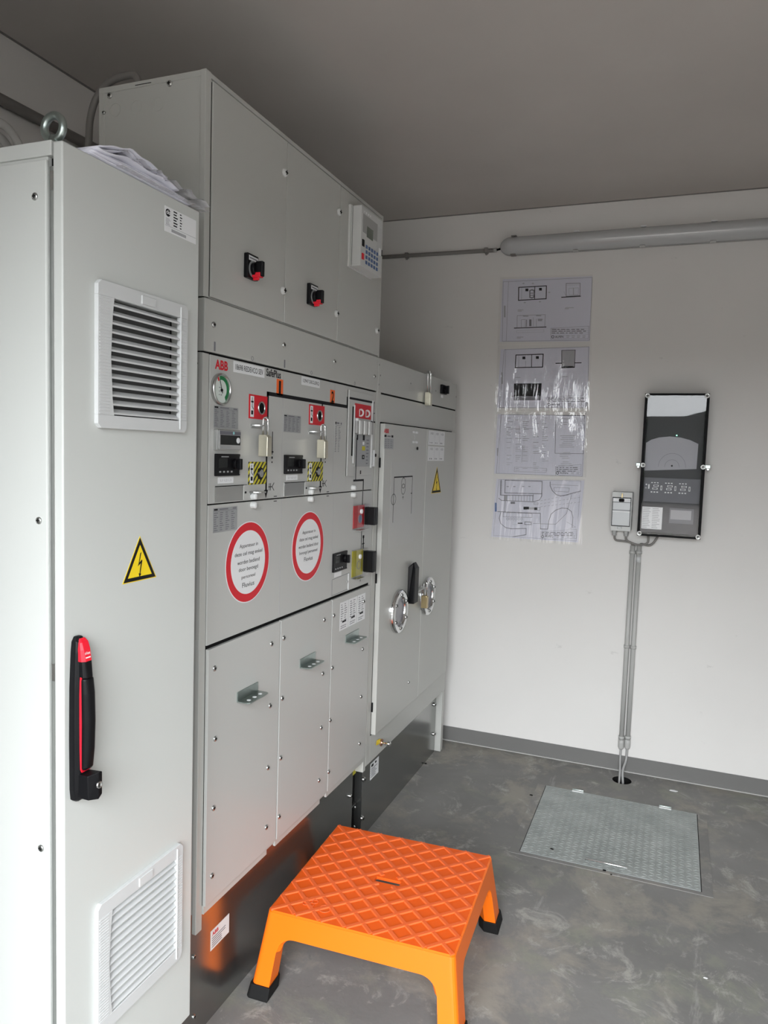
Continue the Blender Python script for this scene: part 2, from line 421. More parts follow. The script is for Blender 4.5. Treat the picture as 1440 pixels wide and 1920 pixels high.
# outside the entrance
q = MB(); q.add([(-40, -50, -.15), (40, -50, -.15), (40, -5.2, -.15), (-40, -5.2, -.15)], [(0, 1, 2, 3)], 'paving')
q.add([(-40, -5.2, -.15), (40, -5.2, -.15), (40, YF-.25, -.15), (-40, YF-.25, -.15)], [(0, 1, 2, 3)], 'dark_near_ground')  # unseen near strip made dark to cut bounce light on the near ceiling
q.box(XL, XR, YF-.25, YF-.2, -.15, 0, 'dark_near_ground')
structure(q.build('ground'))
hb = MB(); rnd = random.Random(3); X = -30; top = [];
while X < 30: top.append((X, 3.25+rnd.uniform(-.15, .15))); X += .8
hb.fr = FY(-26); hb.poly([(-30, -.15)]+top+[(30, -.15)], -1.2, 1.2, 'hedge_green')
tag(hb.build('hedge'), 'dark hedge across the far side of the yard outside the entrance', 'hedge')

# =================================================================== control cabinet (tall, left)
cc = thing('control_cabinet', (-.2, -.31, 0), 'tall light grey cabinet with two louvred vents and a black and red handle', 'cabinet')
CY0, CY1, CB, CT = -.4945, -.127, .188, 1.9345
q = MB(); q.box(-.56, .020, CY0+.004, CY1, CB, 1.916, 'cabinet_paint')
q.box(-.56, .031, CY0, CY1, 1.914, 1.938, 'cabinet_paint'); q.box(-.56, .031, CY0, CY1, CB-.004, CB+.016, 'cabinet_paint')
q.box(.020, .034, CY0+.012, CY1-.004, CB+.016, 1.914, 'gap_black')
q.box(.020, .0325, CY0+.007, CY0+.010, CB+.016, 1.90, 'steel')
q.build('body', cc, .0025)
sp = MB().box(-.545, .0215, CY0-.001, CY0+.006, CB+.03, 1.909, 'cabinet_paint').build('side_panel', cc, .0025)
for zz, xx in ((1.8514, -.0013), (1.3229, .0035), (.7502, .0046)):
    screw(sp, FY, 'y', xx, zz, .4945+.0012, r=.0062, h=.003)
MB().box(-.53, .01, CY0+.03, CY1-.02, 0, CB-.004, 'meter_back').build('plinth', cc)
# door leaf with two openings behind the grilles, one welded sheet
ys = [CY0, -.3925, -.191, CY1]; zs = [CB, .384, .589, 1.504, 1.7095, CT]; ny, nz = 4, 6
q = MB(FX()); P = [(y, z, c) for c in (.0345, XC) for z in zs for y in ys]; I = lambda i_, j_, k_: k_*ny*nz+j_*ny+i_
F = []; hole = lambda i_, j_: i_ == 1 and j_ in (1, 3); inside = lambda i_, j_: 0 <= i_ < ny-1 and 0 <= j_ < nz-1 and not hole(i_, j_)
for j_ in range(nz-1):
    for i_ in range(ny-1):
        if hole(i_, j_): continue
        F.append((I(i_, j_, 1), I(i_+1, j_, 1), I(i_+1, j_+1, 1), I(i_, j_+1, 1))); F.append((I(i_, j_, 0), I(i_, j_+1, 0), I(i_+1, j_+1, 0), I(i_+1, j_, 0)))
        if not inside(i_, j_-1): F.append((I(i_, j_, 0), I(i_+1, j_, 0), I(i_+1, j_, 1), I(i_, j_, 1)))
        if not inside(i_, j_+1): F.append((I(i_+1, j_+1, 0), I(i_, j_+1, 0), I(i_, j_+1, 1), I(i_+1, j_+1, 1)))
        if not inside(i_-1, j_): F.append((I(i_, j_+1, 0), I(i_, j_, 0), I(i_, j_, 1), I(i_, j_+1, 1)))
        if not inside(i_+1, j_): F.append((I(i_+1, j_, 0), I(i_+1, j_+1, 0), I(i_+1, j_+1, 1), I(i_+1, j_, 1)))
q.add(P, F, 'cabinet_paint'); door = q.build('door', cc)
bv = door.modifiers.new('Bevel', 'BEVEL'); bv.width = .003; bv.segments = 3; bv.limit_method = 'ANGLE'; bv.angle_limit = math.radians(40)
for z in (1.86, 1.05, .25):
    MB(FX()).box(CY0+.002, CY0+.008, z, z+.03, .027, .034, 'chrome').build('hinge', cc)

def grille(y0, y1, z0, z1, iy0, iy1, iz0, iz1):
    q = MB(FX(XC)); c1 = .009; ch = .008
    def ringpoly(A0, A1, B0, B1): return [(A0+ch, B0), (A1-ch, B0), (A1, B0+ch), (A1, B1-ch), (A1-ch, B1), (A0+ch, B1), (A0, B1-ch), (A0, B0+ch)]
    # frame built of four strips around the opening with chamfered corners
    q.poly([(y0+ch, z0), (y1-ch, z0), (y1, z0+ch), (y1, iz0), (y0, iz0), (y0, z0+ch)], 0, c1, 'white_plastic')
    q.poly([(y0, iz1), (y1, iz1), (y1, z1-ch), (y1-ch, z1), (y0+ch, z1), (y0, z1-ch)], 0, c1, 'white_plastic')
    q.poly([(y0, iz0), (iy0+.004, iz0), (iy0, iz0+.03), (iy0-.004, (iz0+iz1)/2), (iy0, iz1-.03), (iy0+.004, iz1), (y0, iz1)], 0, c1, 'white_plastic')
    q.box(iy1, y1, iz0, iz1, 0, c1, 'white_plastic')
    n = int((iz1-iz0)/.0055)
    for i in range(n):
        z = iz0+(i+.5)*(iz1-iz0)/n
        q.box(y0+.003, iy0-.006, z-.0014, z+.0014, c1-.0005, c1+.0007, 'white_plastic')
        q.box(iy1+.004, y1-.003, z-.0014, z+.0014, c1-.0005, c1+.0007, 'white_plastic')
    q.box(iy1-.001, iy1+.001, z0+.006, z1-.006, c1-.001, c1+.0022, 'white_plastic')
    ym = y0+(y1-y0)*.52
    q.box(ym-.020, ym+.020, iz1+.004, z1-.006, c1-.001, c1+.002, 'white_plastic')
    o = q.build('ventilation_grille', cc, .0008, 1)
    b = MB(FX(XC)); b.box(iy0-.004, iy1, iz0, iz1, -.018, -.016, 'filter_felt'); b.build('filter_mat', o)
    w = MB(FX(XC)); k = 13; p = (iz1-iz0)/k
    for i in range(k):
        z = iz0+i*p+.002
        w.loft([[(iy0-.004, z+.0075, -.006), (iy0-.004, z, .0074), (iy0-.004, z+.0030, .0086), (iy0-.004, z+.0105, -.005)],
                [(iy1, z+.0075, -.006), (iy1, z, .0074), (iy1, z+.0030, .0086), (iy1, z+.0105, -.005)]], 'white_plastic')
    w.build('louvre', o, fix=True)
    return o
grille(-.4245, -.1745, 1.482, 1.7345, -.3885, -.198, 1.505, 1.7085)
grille(-.4225, -.1715, .3585, .6150, -.3885, -.192, .385, .588)

# warning triangle
def warn(parent, frame, pts, c, name='warning_sign'):
    (tx, tz), (lx, lz), (rx, rz) = pts
    gx, gz = (tx+lx+rx)/3, (tz+lz+rz)/3
    sc_ = lambda k: [(gx+(x-gx)*k, gz+(z-gz)*k) for x, z in pts]
    q = MB(frame); q.flat(sc_(1.06), c, 'yellow_ink'); q.flat(sc_(1.0), c+.0003, 'black_ink'); q.flat(sc_(.74), c+.0006, 'yellow_ink')
    W = rx-lx; H = tz-lz; e = c+.0009
    A = lambda x, z: (gx+x*W, gz+z*H)
    q.flat([A(.0, .30), A(.035, .32), A(-.03, .07), A(-.06, .02)], e, 'black_ink')
    q.flat([A(-.075, .0), A(.06, .09), A(.045, .14), A(-.05, .06)], e, 'black_ink')
    q.flat([A(.025, .10), A(.065, .13), A(.0, -.20), A(-.025, -.20)], e, 'black_ink')
    q.flat([A(-.05, -.17), A(.03, -.19), A(-.02, -.27)], e, 'black_ink')
    return lab(q.build(name, parent), 'yellow triangle with black lightning arrow')
warn(cc, FX(XC), [(-.3048, 1.2795), (-.3497, 1.1985), (-.2588, 1.1985)], .0006)
# rating label
q = MB(FX(XC)); a0, a1, b0, b1 = -.2387, -.1395, 1.8655, 1.9125
q.rect(a0, a1, b0, b1, .0006, 'label_white'); W = a1-a0; H = b1-b0; e = .0009
q.rect(a0+.001, a1-.001, b0+.0115, b0+.0119, e, 'grey_ink'); q.rect(a0+.02, a0+.066, b0+.003, b0+.0085, e, 'light_ink')
q.cyl(a0+.009, b0+.036, .0072, .0004, e, 'black_ink', 20)
q.text('cks', a0+.003, a0+.0165, b0+.033, b0+.041, e+.0003, 'label_white', .03)
q.lines(a0+.026, a0+.042, b0+.014, b0+.0455, 6, e, 'black_ink', 1, .45, .8)
q.lines(a0+.046, a0+.060, b0+.014, b0+.0455, 6, e, 'black_ink', 1, .4, .55)
q.lines(a0+.003, a0+.018, b0+.013, b0+.026, 5, e, 'light_ink', 1, .4, .8)
lab(q.build('rating_label', cc), 'white rating label with black logo')
# swing handle
hd = None
yc = -.4665
def sect(z, w, c0, c1, yo=0, r=.35):
    rr = min(w, (c1-c0)/2)*r*2; rr = min(rr, w*.95)
    return [(yc+yo-w, z, c0), (yc+yo-w, z, c1-rr), (yc+yo-w+rr, z, c1), (yc+yo+w-rr, z, c1), (yc+yo+w, z, c1-rr), (yc+yo+w, z, c0)]
q = MB(FX(XC)); zs = [(.8375, .010, .012), (.842, .0145, .017), (.86, .0165, .019), (.95, .0175, .020), (1.04, .0165, .019), (1.10, .0135, .018), (1.118, .0115, .016), (1.1265, .006, .010)]
q.loft([sect(z, w, 0, d) for z, w, d in zs], 'black_plastic'); hd = q.build('swing_handle', cc, .002, 2, fix=True)
q = MB(FX(XC)); zs = [(.894, .0090, .026), (.90, .0115, .031), (.93, .0125, .0345), (.98, .013, .0365), (1.03, .013, .0345), (1.056, .012, .031)]
q.loft([sect(z, w, .017, d, .001) for z, w, d in zs], 'black_plastic'); q.build('grip', hd, .003, 3, fix=True)
q = MB(FX(XC)); zs = [(1.056, .0115, .0305), (1.08, .0112, .0275), (1.087, .011, .0265)]
q.loft([sect(z, w, .015, d, .001) for z, w, d in zs], 'black_plastic'); q.build('neck', hd, .002, 2, fix=True)
q = MB(FX(XC)); zs = [(.891, .0095, .0215), (.897, .0122, .0222), (.93, .0132, .0232), (.98, .0137, .0240), (1.03, .0137, .0232), (1.053, .0128, .0222), (1.0585, .0122, .0222)]
q.loft([sect(z, w, .0195, d, .001, .05) for z, w, d in zs], 'red_plastic'); lab(q.build('trim_line', hd, .001, 2, fix=True), 'red line around the grip')
q = MB(FX(XC)); zs = [(1.085, .0118, .0275), (1.105, .0112, .0235), (1.117, .0095, .0195), (1.1235, .006, .013)]
q.loft([sect(z, w, .012, d, .001) for z, w, d in zs], 'red_plastic')
lab(q.build('end_cap', hd, .002, 2, fix=True), 'red end cap with white lettering')
q = MB(FX(XC)); q.loft([[(yc+y, z, c) for y, z, c in ((-.007, 1.0985, .0263), (.009, 1.0985, .0263), (.009, 1.1035, .0252), (-.007, 1.1035, .0252))]]*1+[[(yc+y, z, c) for y, z, c in ((-.007, 1.0985, .0266), (.009, 1.0985, .0266), (.009, 1.1035, .0256), (-.007, 1.1035, .0256))]], 'red_plastic', False)
q2 = MB(lambda a, b, c: FX(XC)(a, b, .0272-(b-1.085)*.2+c))
q2.text('nVent', yc-.0055, yc+.0065, 1.0965, 1.1015, .0006, 'label_white', .01); q2.rect(yc-.005, yc+.006, 1.0905, 1.0925, .0006, 'label_white')
q2.build('lettering', hd)
q = MB(FX(XC)); q.loft([[(yc-.012, .846, .010), (yc-.012, .846, .038), (yc+.004, .843, .046), (yc+.013, .850, .046), (yc+.013, .846, .010)],
    [(yc-.012, .888, .010), (yc-.012, .888, .036), (yc+.004, .892, .046), (yc+.013, .890, .046), (yc+.013, .888, .010)]], 'black_plastic'); lk = q.build('lock_housing', hd, .0015, 2, fix=True)
q = MB(FX(XC)); q.lathe(yc+.005, .869, [(.0062, .045), (.0062, .048), (.0048, .0485), (.0045, .047), (.0001, .047)], 'steel', 20); q.box(yc+.0045, yc+.0056, .866, .872, .0468, .0474, 'gap_black'); q.build('lock_cylinder', hd)
# lifting eye
q = MB(FY(-.47)); q.ring(.0125, 1.9675, .0195, .0065, 0, 'zinc', 40, 14); q2 = None
q.fr = FG; q.lathe(.0125, -.47, [(.011, 1.938), (.013, 1.939), (.013, 1.943), (.009, 1.947), (.006, 1.955)], 'zinc', 20)
lab(q.build('lifting_eye', cc), 'galvanised lifting eye bolt')

# =================================================================== document pack on the cabinet
dp = thing('document_pack', (-.02, -.29, 1.938), 'stack of white papers in a clear sleeve on top of the nearest cabinet', 'papers')
def hump(y, k):
    t = (y+.43)/.30
    return .004+.003*k+max(0, math.sin(min(1, max(0, t*1.15))*math.pi))*.006*(k*.55)+(.012*math.exp(-((y+.335)/.02)**2) if k >= 4 else 0)
for k in range(6):
    q = MB(); P = []; F = []; ny = 22; nx = 6; fx = [.052, .056, .050, .060, .054, .058][k]
    for s_ in (0, 1):
        for i in range(ny+1):
            y = -.435+.004*k+(.28-.02*k)*i/ny
            for j in range(nx+1):
                x = -.15+(fx+.15)*j/nx
                P.append((x, y, 1.938+hump(y, k)-.0035+(.0024 if s_ else 0)+.003*(k > 2)*(j/nx)**2*math.sin(i*.6+k)))
    w = nx+1; o_ = (ny+1)*w
    for i in range(ny):
        for j in range(nx):
            A = i*w+j; F += [(A, A+w, A+w+1, A+1), (o_+A, o_+A+1, o_+A+w+1, o_+A+w)]
    for i in range(ny):
        A = i*w+nx; F.append((A, A+w, o_+A+w, o_+A)); A = i*w; F.append((A, o_+A, o_+A+w, A+w))
    for j in range(nx): F.append((j, j+1, o_+j+1, o_+j)); A = ny*w+j; F.append((A, o_+A, o_+A+1, A+1))
    q.add(P, F, 'paper', True); q.build('paper_sheet', dp)
q = MB(); P = []; F = []; ny = 40; nx = 12; rnd = random.Random(11)
for i in range(ny+1):
    y = -.37+.262*i/ny
    for j in range(nx+1):
        x = -.155+.222*j/nx
        e = max(0, (j-nx+2))/2
        P.append((x, y, 1.938+.034-.020*(i/ny)**1.5+rnd.uniform(-.0022, .0022)+.004*math.sin(i*.9)*(j/nx)-.010*e*(1-i/ny)))
w = nx+1
for i in range(ny):
    for j in range(nx): A = i*w+j; F.append((A, A+1, A+w+1, A+w))
q.add(P, F, 'sleeve_film', True)
P = [(x, y, z) for (x, y, z) in P]; q.add([(p[0], p[1], 1.9392+.001*(p[2]-1.95)) for p in P], F, 'sleeve_film', True)
lab(q.build('plastic_sleeve', dp), 'crumpled clear plastic sleeve')

# =================================================================== low voltage compartment (upper box)
LZ0, LZ1, LXB, LY0, LY1 = 1.787, 2.2668, -.292, -.031, 1.012
lv = thing('low_voltage_cabinet', (-.146, .49, LZ0), 'grey upper cabinet with three doors and two black and red rotary switches', 'cabinet')
q = MB(); q.box(LXB, -.004, LY0, LY1, LZ0, LZ1, 'switchgear_paint')
q.box(LXB, -.004, LY0-.002, LY0+.01, LZ1-.012, LZ1+.001, 'switchgear_paint'); q.box(LXB-.001, LXB+.014, LY0-.0016, LY0+.01, LZ0, LZ1-.001, 'switchgear_paint')
q.box(-.014, 0, LY0-.0026, -.013, LZ0, LZ1+.0016, 'switchgear_paint'); q.box(-.010, 0, 1.0, LY1, LZ0, LZ1+.0012, 'switchgear_paint')
q.box(-.010, -.0004, -.02, LY1-.001, LZ1-.010, LZ1+.0006, 'switchgear_paint')
q.box(-.19, -.145, LY0-.0025, LY0, LZ1-.008, LZ1-.006, 'gap_black')
q.build('body', lv, .0012)
for x, z in ((-.247, 2.215), (-.187, 2.213), (-.128, 2.212)): q = MB(FY(LY0)); q.ring(x, z, .0145, .0006, .0002, 'switchgear_paint', 28, 6); q.build('knockout', lv)
for x, z in ((-.2619, 2.248), (-.0965, 2.2514)): screw(lv, FY, 'y', x, z, -LY0, r=.007, h=.004)
screw(lv, FY, 'y', -.278, 2.212, -LY0+.002, r=.004, h=.003)
doors = []
for y0, y1 in ((-.0095, .3235), (.3265, .6535), (.6565, .9975)):
    MB(FX()).box(y0-.002, y1+.002, LZ0+.004, 2.250, -.006, -.001, 'gap_black').build('seal', lv)
    doors.append(MB(FX()).box(y0, y1, LZ0+.003, 2.252, -.002, .003, 'switchgear_paint').build('door', lv, .0012))
for u, v in ((533, 324), (530, 545), (635, 398), (630, 588), (706, 620)):
    a, b = PX(u, v, .003); screw(lv, FX, 'x', a, b, .003, r=.0105, h=.008, m='relay_plastic', name='latch_screw')
def rotary(parent, u0, v0, u1, v1):
    y0, z1 = PX(u0, v0, .004); y1, z0 = PX(u1, v1, .012)
    y1 = y0+.050; z0 = z1-.058; ym = (y0+y1)/2; zm = z0+.023
    q = MB(FX(.003)); q.rbox(y0, y1, z0, z1, 0, .011, .003, 'black_plastic'); o = q.build('rotary_switch', parent, .0015)
    q = MB(FX(.003)); q.rect(y0+.005, y1-.004, z1-.016, z1-.005, .0118, 'label_white'); q.rect(y0+.008, y1-.007, z1-.012, z1-.009, .0121, 'grey_ink')
    lab(q.build('label_strip', o), 'white label strip')
    q = MB(FX(.003)); q.cyl(ym, zm, .020, .0108, .0125, 'label_silver', 28); q.build('dial_plate', o)
    q = MB(FX(.003)); q.cyl(ym, zm, .0165, .0123, .022, 'black_plastic', 24); q.box(ym-.006, ym+.006, zm-.018, zm+.018, .021, .040, 'black_plastic'); q.build('knob', o, .002)
    q = MB(FX(.003)); q.box(ym-.008, ym+.008, zm-.020, zm-.009, .0125, .035, 'red_plastic').box(ym-.003, ym+.003, zm-.026, zm-.008, .0125, .028, 'red_plastic'); lab(q.build('locking_tab', o, .001), 'red locking tab')
rotary(doors[0], 458, 473, 482, 527); rotary(doors[1], 576, 530, 594, 577)
# protection relay
y0, y1, z0, z1 = .7176, .893, 2.030, 2.2125
q = MB(FX(.003)); q.box(y0-.004, y1+.003, z0-.002, z1+.004, 0, .008, 'relay_plastic').box(y0-.001, y1, z0, z1+.002, .0085, .012, 'relay_plastic').rbox(y0, y1, z0, z1, .0135, .043, .003, 'relay_plastic')
q.box(y0+.004, y1-.004, z0+.004, z1-.004, .008, .014, 'gap_black'); rl = q.build('protection_relay', doors[2], .0015)
lab(rl, 'pale protection relay with small screen and blue keypad')
q = MB(FX(.003)); e = .0438
def R(u, v): return PX(u, v, .0465)
q.box(y0+.012, y1-.045, 2.135, 2.19, .043, e, 'grey_plastic'); q.build('front_plate', rl)
a0, b1 = R(688, 424); q = MB(FX(.003)); q.rect(a0, a0+.050, b1-.033, b1, e+.0008, 'lcd'); q.build('display', rl)
q = MB(FX(.003))
for i in range(5):
    for j in range(4): q.box(y0+.040+i*.022, y0+.052+i*.022, 2.044+j*.016, 2.054+j*.016, .043, e+.0008, 'blue_ink')
q.build('keypad', rl)
q = MB(FX(.003)); q.box(y0+.010, y0+.024, 2.092, 2.112, .043, .0455, 'black_plastic'); q.build('button', rl); q = MB(FX(.003)); q.box(y0+.010, y0+.024, 2.052, 2.070, .043, .0455, 'red_plastic'); q.build('button', rl)
q = MB(FX(.003)); q.box(y1-.028, y1-.012, 2.098, 2.120, .043, .046, 'label_white').box(y1-.012, y1-.003, 2.100, 2.119, .043, .046, 'black_plastic'); q.build('data_port', rl)
q = MB(FX(.003))
for i in range(4): q = MB(FX(.003)); q.cyl(y0+.022+i*.016, 2.198, .0025, .043, .0444, 'label_white', 10); q.build('indicator_light', rl)
q = MB(FX(.003)); q.rect(y1-.045, y1-.008, 2.075, 2.185, e, 'white_plastic'); q.build('name_strip', rl)

# =================================================================== ring main unit
GX = .004
ru = thing('ring_main_unit', (-.37, .48, 0), 'grey switchgear unit with red ringed round stickers, pressure gauge and three bolted lower covers', 'switchgear')
UZ = 1.665
q = MB(); q.box(-.75, -.006, -.031, 1.0, .346, UZ, 'switchgear_paint')
q.box(-.012, 0, -.0325, -.0082, .30, UZ-.001, 'switchgear_paint'); q.box(-.012, 0, .978, .999, .36, UZ-.001, 'switchgear_paint'); q.box(-.042, .0006, .9775, .9995, .294, .362, 'switchgear_paint')
q.box(-.012, -.0005, -.012, .978, .346, .358, 'switchgear_paint')
q.box(-.006, -.001, -.0085, .977, .358, UZ, 'gap_black')
q.build('frame', ru, .0015)
# trim panel between the unit and the cabinet above
q = MB(FX()); q.box(-.031, 1.004, UZ+.003, LZ0-.002, -.30, .003, 'switchgear_paint'); tp = q.build('trim_panel', ru, .003)
MB(FX()).box(-.028, 1.0, UZ-.002, UZ+.004, -.29, -.004, 'gap_black').build('joint', ru); MB(FX()).box(-.028, 1.0, LZ0-.003, LZ0, -.28, -.004, 'gap_black').build('joint', ru)
for u, v in ((400, 609), (532, 647), (627, 678), (702, 706)): sx(tp, u, v, .003, r=.0068, h=.004)
for u in (.005, .329): MB(FX(.003)).rect(u, u+.006, 1.672, 1.693, .0005, 'grey_ink').build('slot_mark', tp)
for u in (.17, .49, .80): MB(FX(.003)).ring(u, 1.676, .005, .0007, 0, 'grey_ink', 14, 4).build('slot_mark', tp)
up = MB(FX()).box(-.0095, .9765, 1.3245, 1.6625, 0, GX, 'panel_paint').build('control_panel', ru, .0012)
lp = MB(FX()).box(-.0095, .9765, .994, 1.3215, 0, GX, 'panel_paint').build('cable_panel', ru, .0012)
for y in (.3255, .648): MB(FX(GX)).rect(y-.0005, y+.0005, 1.326, 1.66, .0003, 'light_ink').build('seam', up)
for y in (.3285, .657): MB(FX(GX)).rect(y-.0005, y+.0005, .996, 1.32, .0003, 'light_ink').build('seam', lp)
F0 = lambda: MB(FX(GX))
def P2(u, v): return PX(u, v, GX)
def Z2(X, Y): return P2(360+X/4, 620+Y/4)          # coordinates read off the 4x enlargement
def Z3(X, Y): return P2(370+X/4.114, 920+Y/4.114)
T = .0005
q = F0(); a, b = Z2(172, 218); a1, b1 = Z2(268, 298); q.text('ABB', a, a1, 1.6325, 1.6545, T, 'red_ink', .035); lab(q.build('brand_mark', up), 'red ABB lettering')
q = F0(); a0, b1 = Z2(311, 225); a1, b0 = Z2(542, 352); b0 = 1.6340; b1 = 1.6600
q.rect(a0, a1, b0, b1, T, 'label_white'); q.text('18698 REDEVCO SEV', a0+.008, a1-.008, b0+.0065, b1-.0065, T+.0004, 'black_ink'); q.build('name_strip', up)
q = F0(); a0, _ = Z2(557, 290); a1, _ = Z2(665, 340); q.text('SafePlus', a0, a1, 1.6405, 1.660, T, 'black_ink', .02); q.build('brand_mark', up)
q = F0(); a0, _ = Z2(822, 345); a1, _ = Z2(957, 435); q.rect(a0, a1, 1.637, 1.6605, T, 'label_white'); q.text('12947 DECLERQ', a0+.008, a1-.006, 1.643, 1.654, T+.0004, 'black_ink'); q.build('name_strip', up)
for t, X in (('1', 658), ('2', 1053)):
    a, b = Z2(X, 425 if t == '1' else 497); q = F0(); w = .017 if t == '1' else .016
    q.rect(a-w, a+w, b-.021, b+.021, T, 'orange_ink'); q.text(t, a-.009 if t == '2' else a-.006, a+.009 if t == '2' else a+.005, b-.017, b+.017, T+.0004, 'black_ink', .02); lab(q.build('number_plate', up), 'orange plate with black '+t)
# mimic lines
q = F0(); 
L = lambda pts, w, c=T: q.pline([P2(*p) for p in pts], w, c, 'black_ink')
yb = Z2(566, 600)[0]; zt = 1.5965
q.rect(yb-.005, yb+.005, 1.5295, zt+.005, T, 'black_ink'); q.rect(yb-.005, .742, zt-.005, zt+.005, T, 'black_ink')
q.rect(yb-.0035, yb+.0035, 1.345, 1.53, T, 'black_ink'); q.flat([(yb-.010, 1.348), (yb+.010, 1.348), (yb, 1.327)], T, 'black_ink')
y2 = Z2(976, 600)[0]; q.rect(y2-.0035, y2+.0035, 1.345, zt, T, 'black_ink'); q.flat([(y2-.010, 1.348), (y2+.010, 1.348), (y2, 1.327)], T, 'black_ink')
for yy in (yb, y2):
    q.rect(yy+.012, yy+.030, 1.3545, 1.3565, T, 'black_ink'); q.rect(yy+.022, yy+.024, 1.346, 1.365, T, 'black_ink'); q.rect(yy+.015, yy+.017, 1.346, 1.365, T, 'black_ink'); q.pline([(yy+.04, 1.365), (yy+.031, 1.3555), (yy+.04, 1.346)], .002, T, 'black_ink')
for yy in (yb+.028, y2+.030):
    q.rect(yy-.0015, yy+.0015, 1.44, 1.50, T, 'black_ink'); q.rect(yy-.006, yy+.006, 1.445, 1.449, T, 'black_ink'); q.cyl(yy, 1.432, .0035, 0, T, 'black_ink', 10); q.cyl(yy, 1.420, .0025, 0, T, 'black_ink', 10)
for yy in (.287, .608): q.rect(yy, yy+.016, 1.3283, 1.3303, T, 'black_ink')
ye = .742; q.rect(ye-.004, ye+.004, zt-.005, 1.628, T, 'black_ink')
q.build('mimic_diagram', up)
# pressure gauge
gy, gz = PX(419, 730, .015); q = F0(); q.lathe(gy, gz, [(.036, 0), (.0365, .005), (.0355, .0095), (.0335, .0105), (.0318, .009), (.0315, .004)], 'steel', 48); gg = q.build('pressure_gauge', up)
q = F0(); q.cyl(gy, gz, .0318, .002, .0055, 'gauge_face', 40)
P = [(gy+r*math.cos(math.radians(t)), gz+r*math.sin(math.radians(t))) for r, ts in ((.0305, range(-55, 111, 8)), (.0215, range(110, -56, -8))) for t in ts]
q.flat(P, .006, 'green_ink')
P = [(gy+r*math.cos(math.radians(t)), gz+r*math.sin(math.radians(t))) for r, ts in ((.0305, range(112, 128, 4)), (.0215, range(126, 110, -4))) for t in ts]; q.flat(P, .006, 'red_ink')
q.lines(gy-.010, gy+.004, gz-.017, gz+.008, 3, .006, 'grey_ink', 2, .2, .6); q.build('dial', gg)
q = F0(); q.stroke(gy+.003, gz-.008, gy-.008, gz+.020, .0018, .0072, 'black_ink'); q.cyl(gy, gz-.002, .0035, .0055, .0080, 'black_ink', 14); q.build('needle', gg)
# rating plates
def plate(parent, X0, Y0, X1, Y1, zf, rows, cols=4, mt='label_silver', w=None, h=None, name='rating_plate', z1=None):
    a0, b1 = zf(X0, Y0); a1, b0 = zf(X1, Y1)
    q = F0(); q.rect(a0, a1, b0, b1, T, mt); e = T+.0004; H = b1-b0; W = a1-a0
    q.rect(a0+W*.03, a0+W*.17, b1-H*.10, b1-H*.03, e, 'black_ink'); q.rect(a0+W*.25, a0+W*.6, b1-H*.09, b1-H*.04, e, 'grey_ink'); q.rect(a1-W*.2, a1-W*.05, b1-H*.10, b1-H*.04, e, 'grey_ink')
    q.rect(a0+W*.02, a1-W*.02, b1-H*.135, b1-H*.125, e, 'grey_ink')
    q.lines(a0+W*.03, a1-W*.03, b0+H*.05, b1-H*.16, rows, e, 'grey_ink', cols, .35, .55)
    return q.build(name, parent)
plate(up, 163, 560, 343, 740, Z2, 10); plate(up, 688, 627, 813, 768, Z2, 10)
plate(up, 1073, 675, 1118, 925, Z2, 16, 2, 'panel_paint', name='instruction_label')
plate(lp, 122, 137, 305, 300, Z3, 9)
# voltage indicator display
a0, b1 = Z2(163, 737); a1, b0 = Z2(336, 903); b1 = 1.4965; b0 = 1.448
q = F0(); q.box(a0, a1, b0, b1, 0, .010, 'steel'); vd = q.build('pressure_display', up, .001)
q = F0(); q.box(a0+.005, a1-.003, b0+.003, b1-.003, .009, .0125, 'grey_plastic'); q.rect(a0+.006, a1-.004, b1-.012, b1-.004, .013, 'meter_plate'); q.cyl(a0+.063, b1-.0075, .0035, .012, .0132, 'aqua', 10)
q.build('bezel', vd)
q = F0(); q.rect(a0+.009, a1-.006, b0+.013, b1-.013, .0132, 'screen'); q.cyl(a1-.016, b0+.024, .0068, .0125, .0145, 'label_white', 18); q.rect(a0+.008, a0+.05, b0+.004, b0+.010, .0131, 'label_silver'); q.build('screen', vd)
# black voltage indicators with selector
def vmeter(parent, a0, a1, b0, b1, tag_=True):
    q = F0(); q.rbox(a0, a1, b0, b1, 0, .006, .002, 'black_plastic'); o = q.build('voltage_indicator', parent, .001)
    q = F0(); q.rect(a0+.010, a0+.045, b1-.032, b1-.010, .0065, 'screen'); q.build('screen', o); q = F0()
    for i in range(4): q.rect(a0+.012+i*.016, a0+.019+i*.016, b0+.008, b0+.012, .0066, 'label_silver')
    q.build('face_marking', o); q = F0(); q.rect(a0+.02, a0+.05, b1-.008, b1-.0055, .0066, 'label_silver'); q.build('name_strip', o); q = F0(); q.rect(a1-.0035, a1-.001, b0+.004, b1-.006, .0066, 'label_silver'); q.build('face_edge', o)
    q = F0(); q.cyl(a1-.022, b1-.024, .013, .006, .014, 'black_plastic', 10); q.box(a1-.027, a1-.017, b1-.037, b1-.011, .0135, .024, 'black_plastic'); q.build('selector_knob', o, .0015)
    if tag_:
        q = F0(); m = (a0+a1)/2; q.rect(m-.035, m+.030, b0-.0175, b0-.003, T, 'label_white'); q.text('L1 L2 L3', m-.025, m+.02, b0-.013, b0-.008, T+.0004, 'light_ink'); lab(q.build('phase_label', parent), 'small white strip')
vmeter(up, .0107, .1120, 1.388, 1.440); vmeter(up, .3366, .4385, 1.388, 1.440)
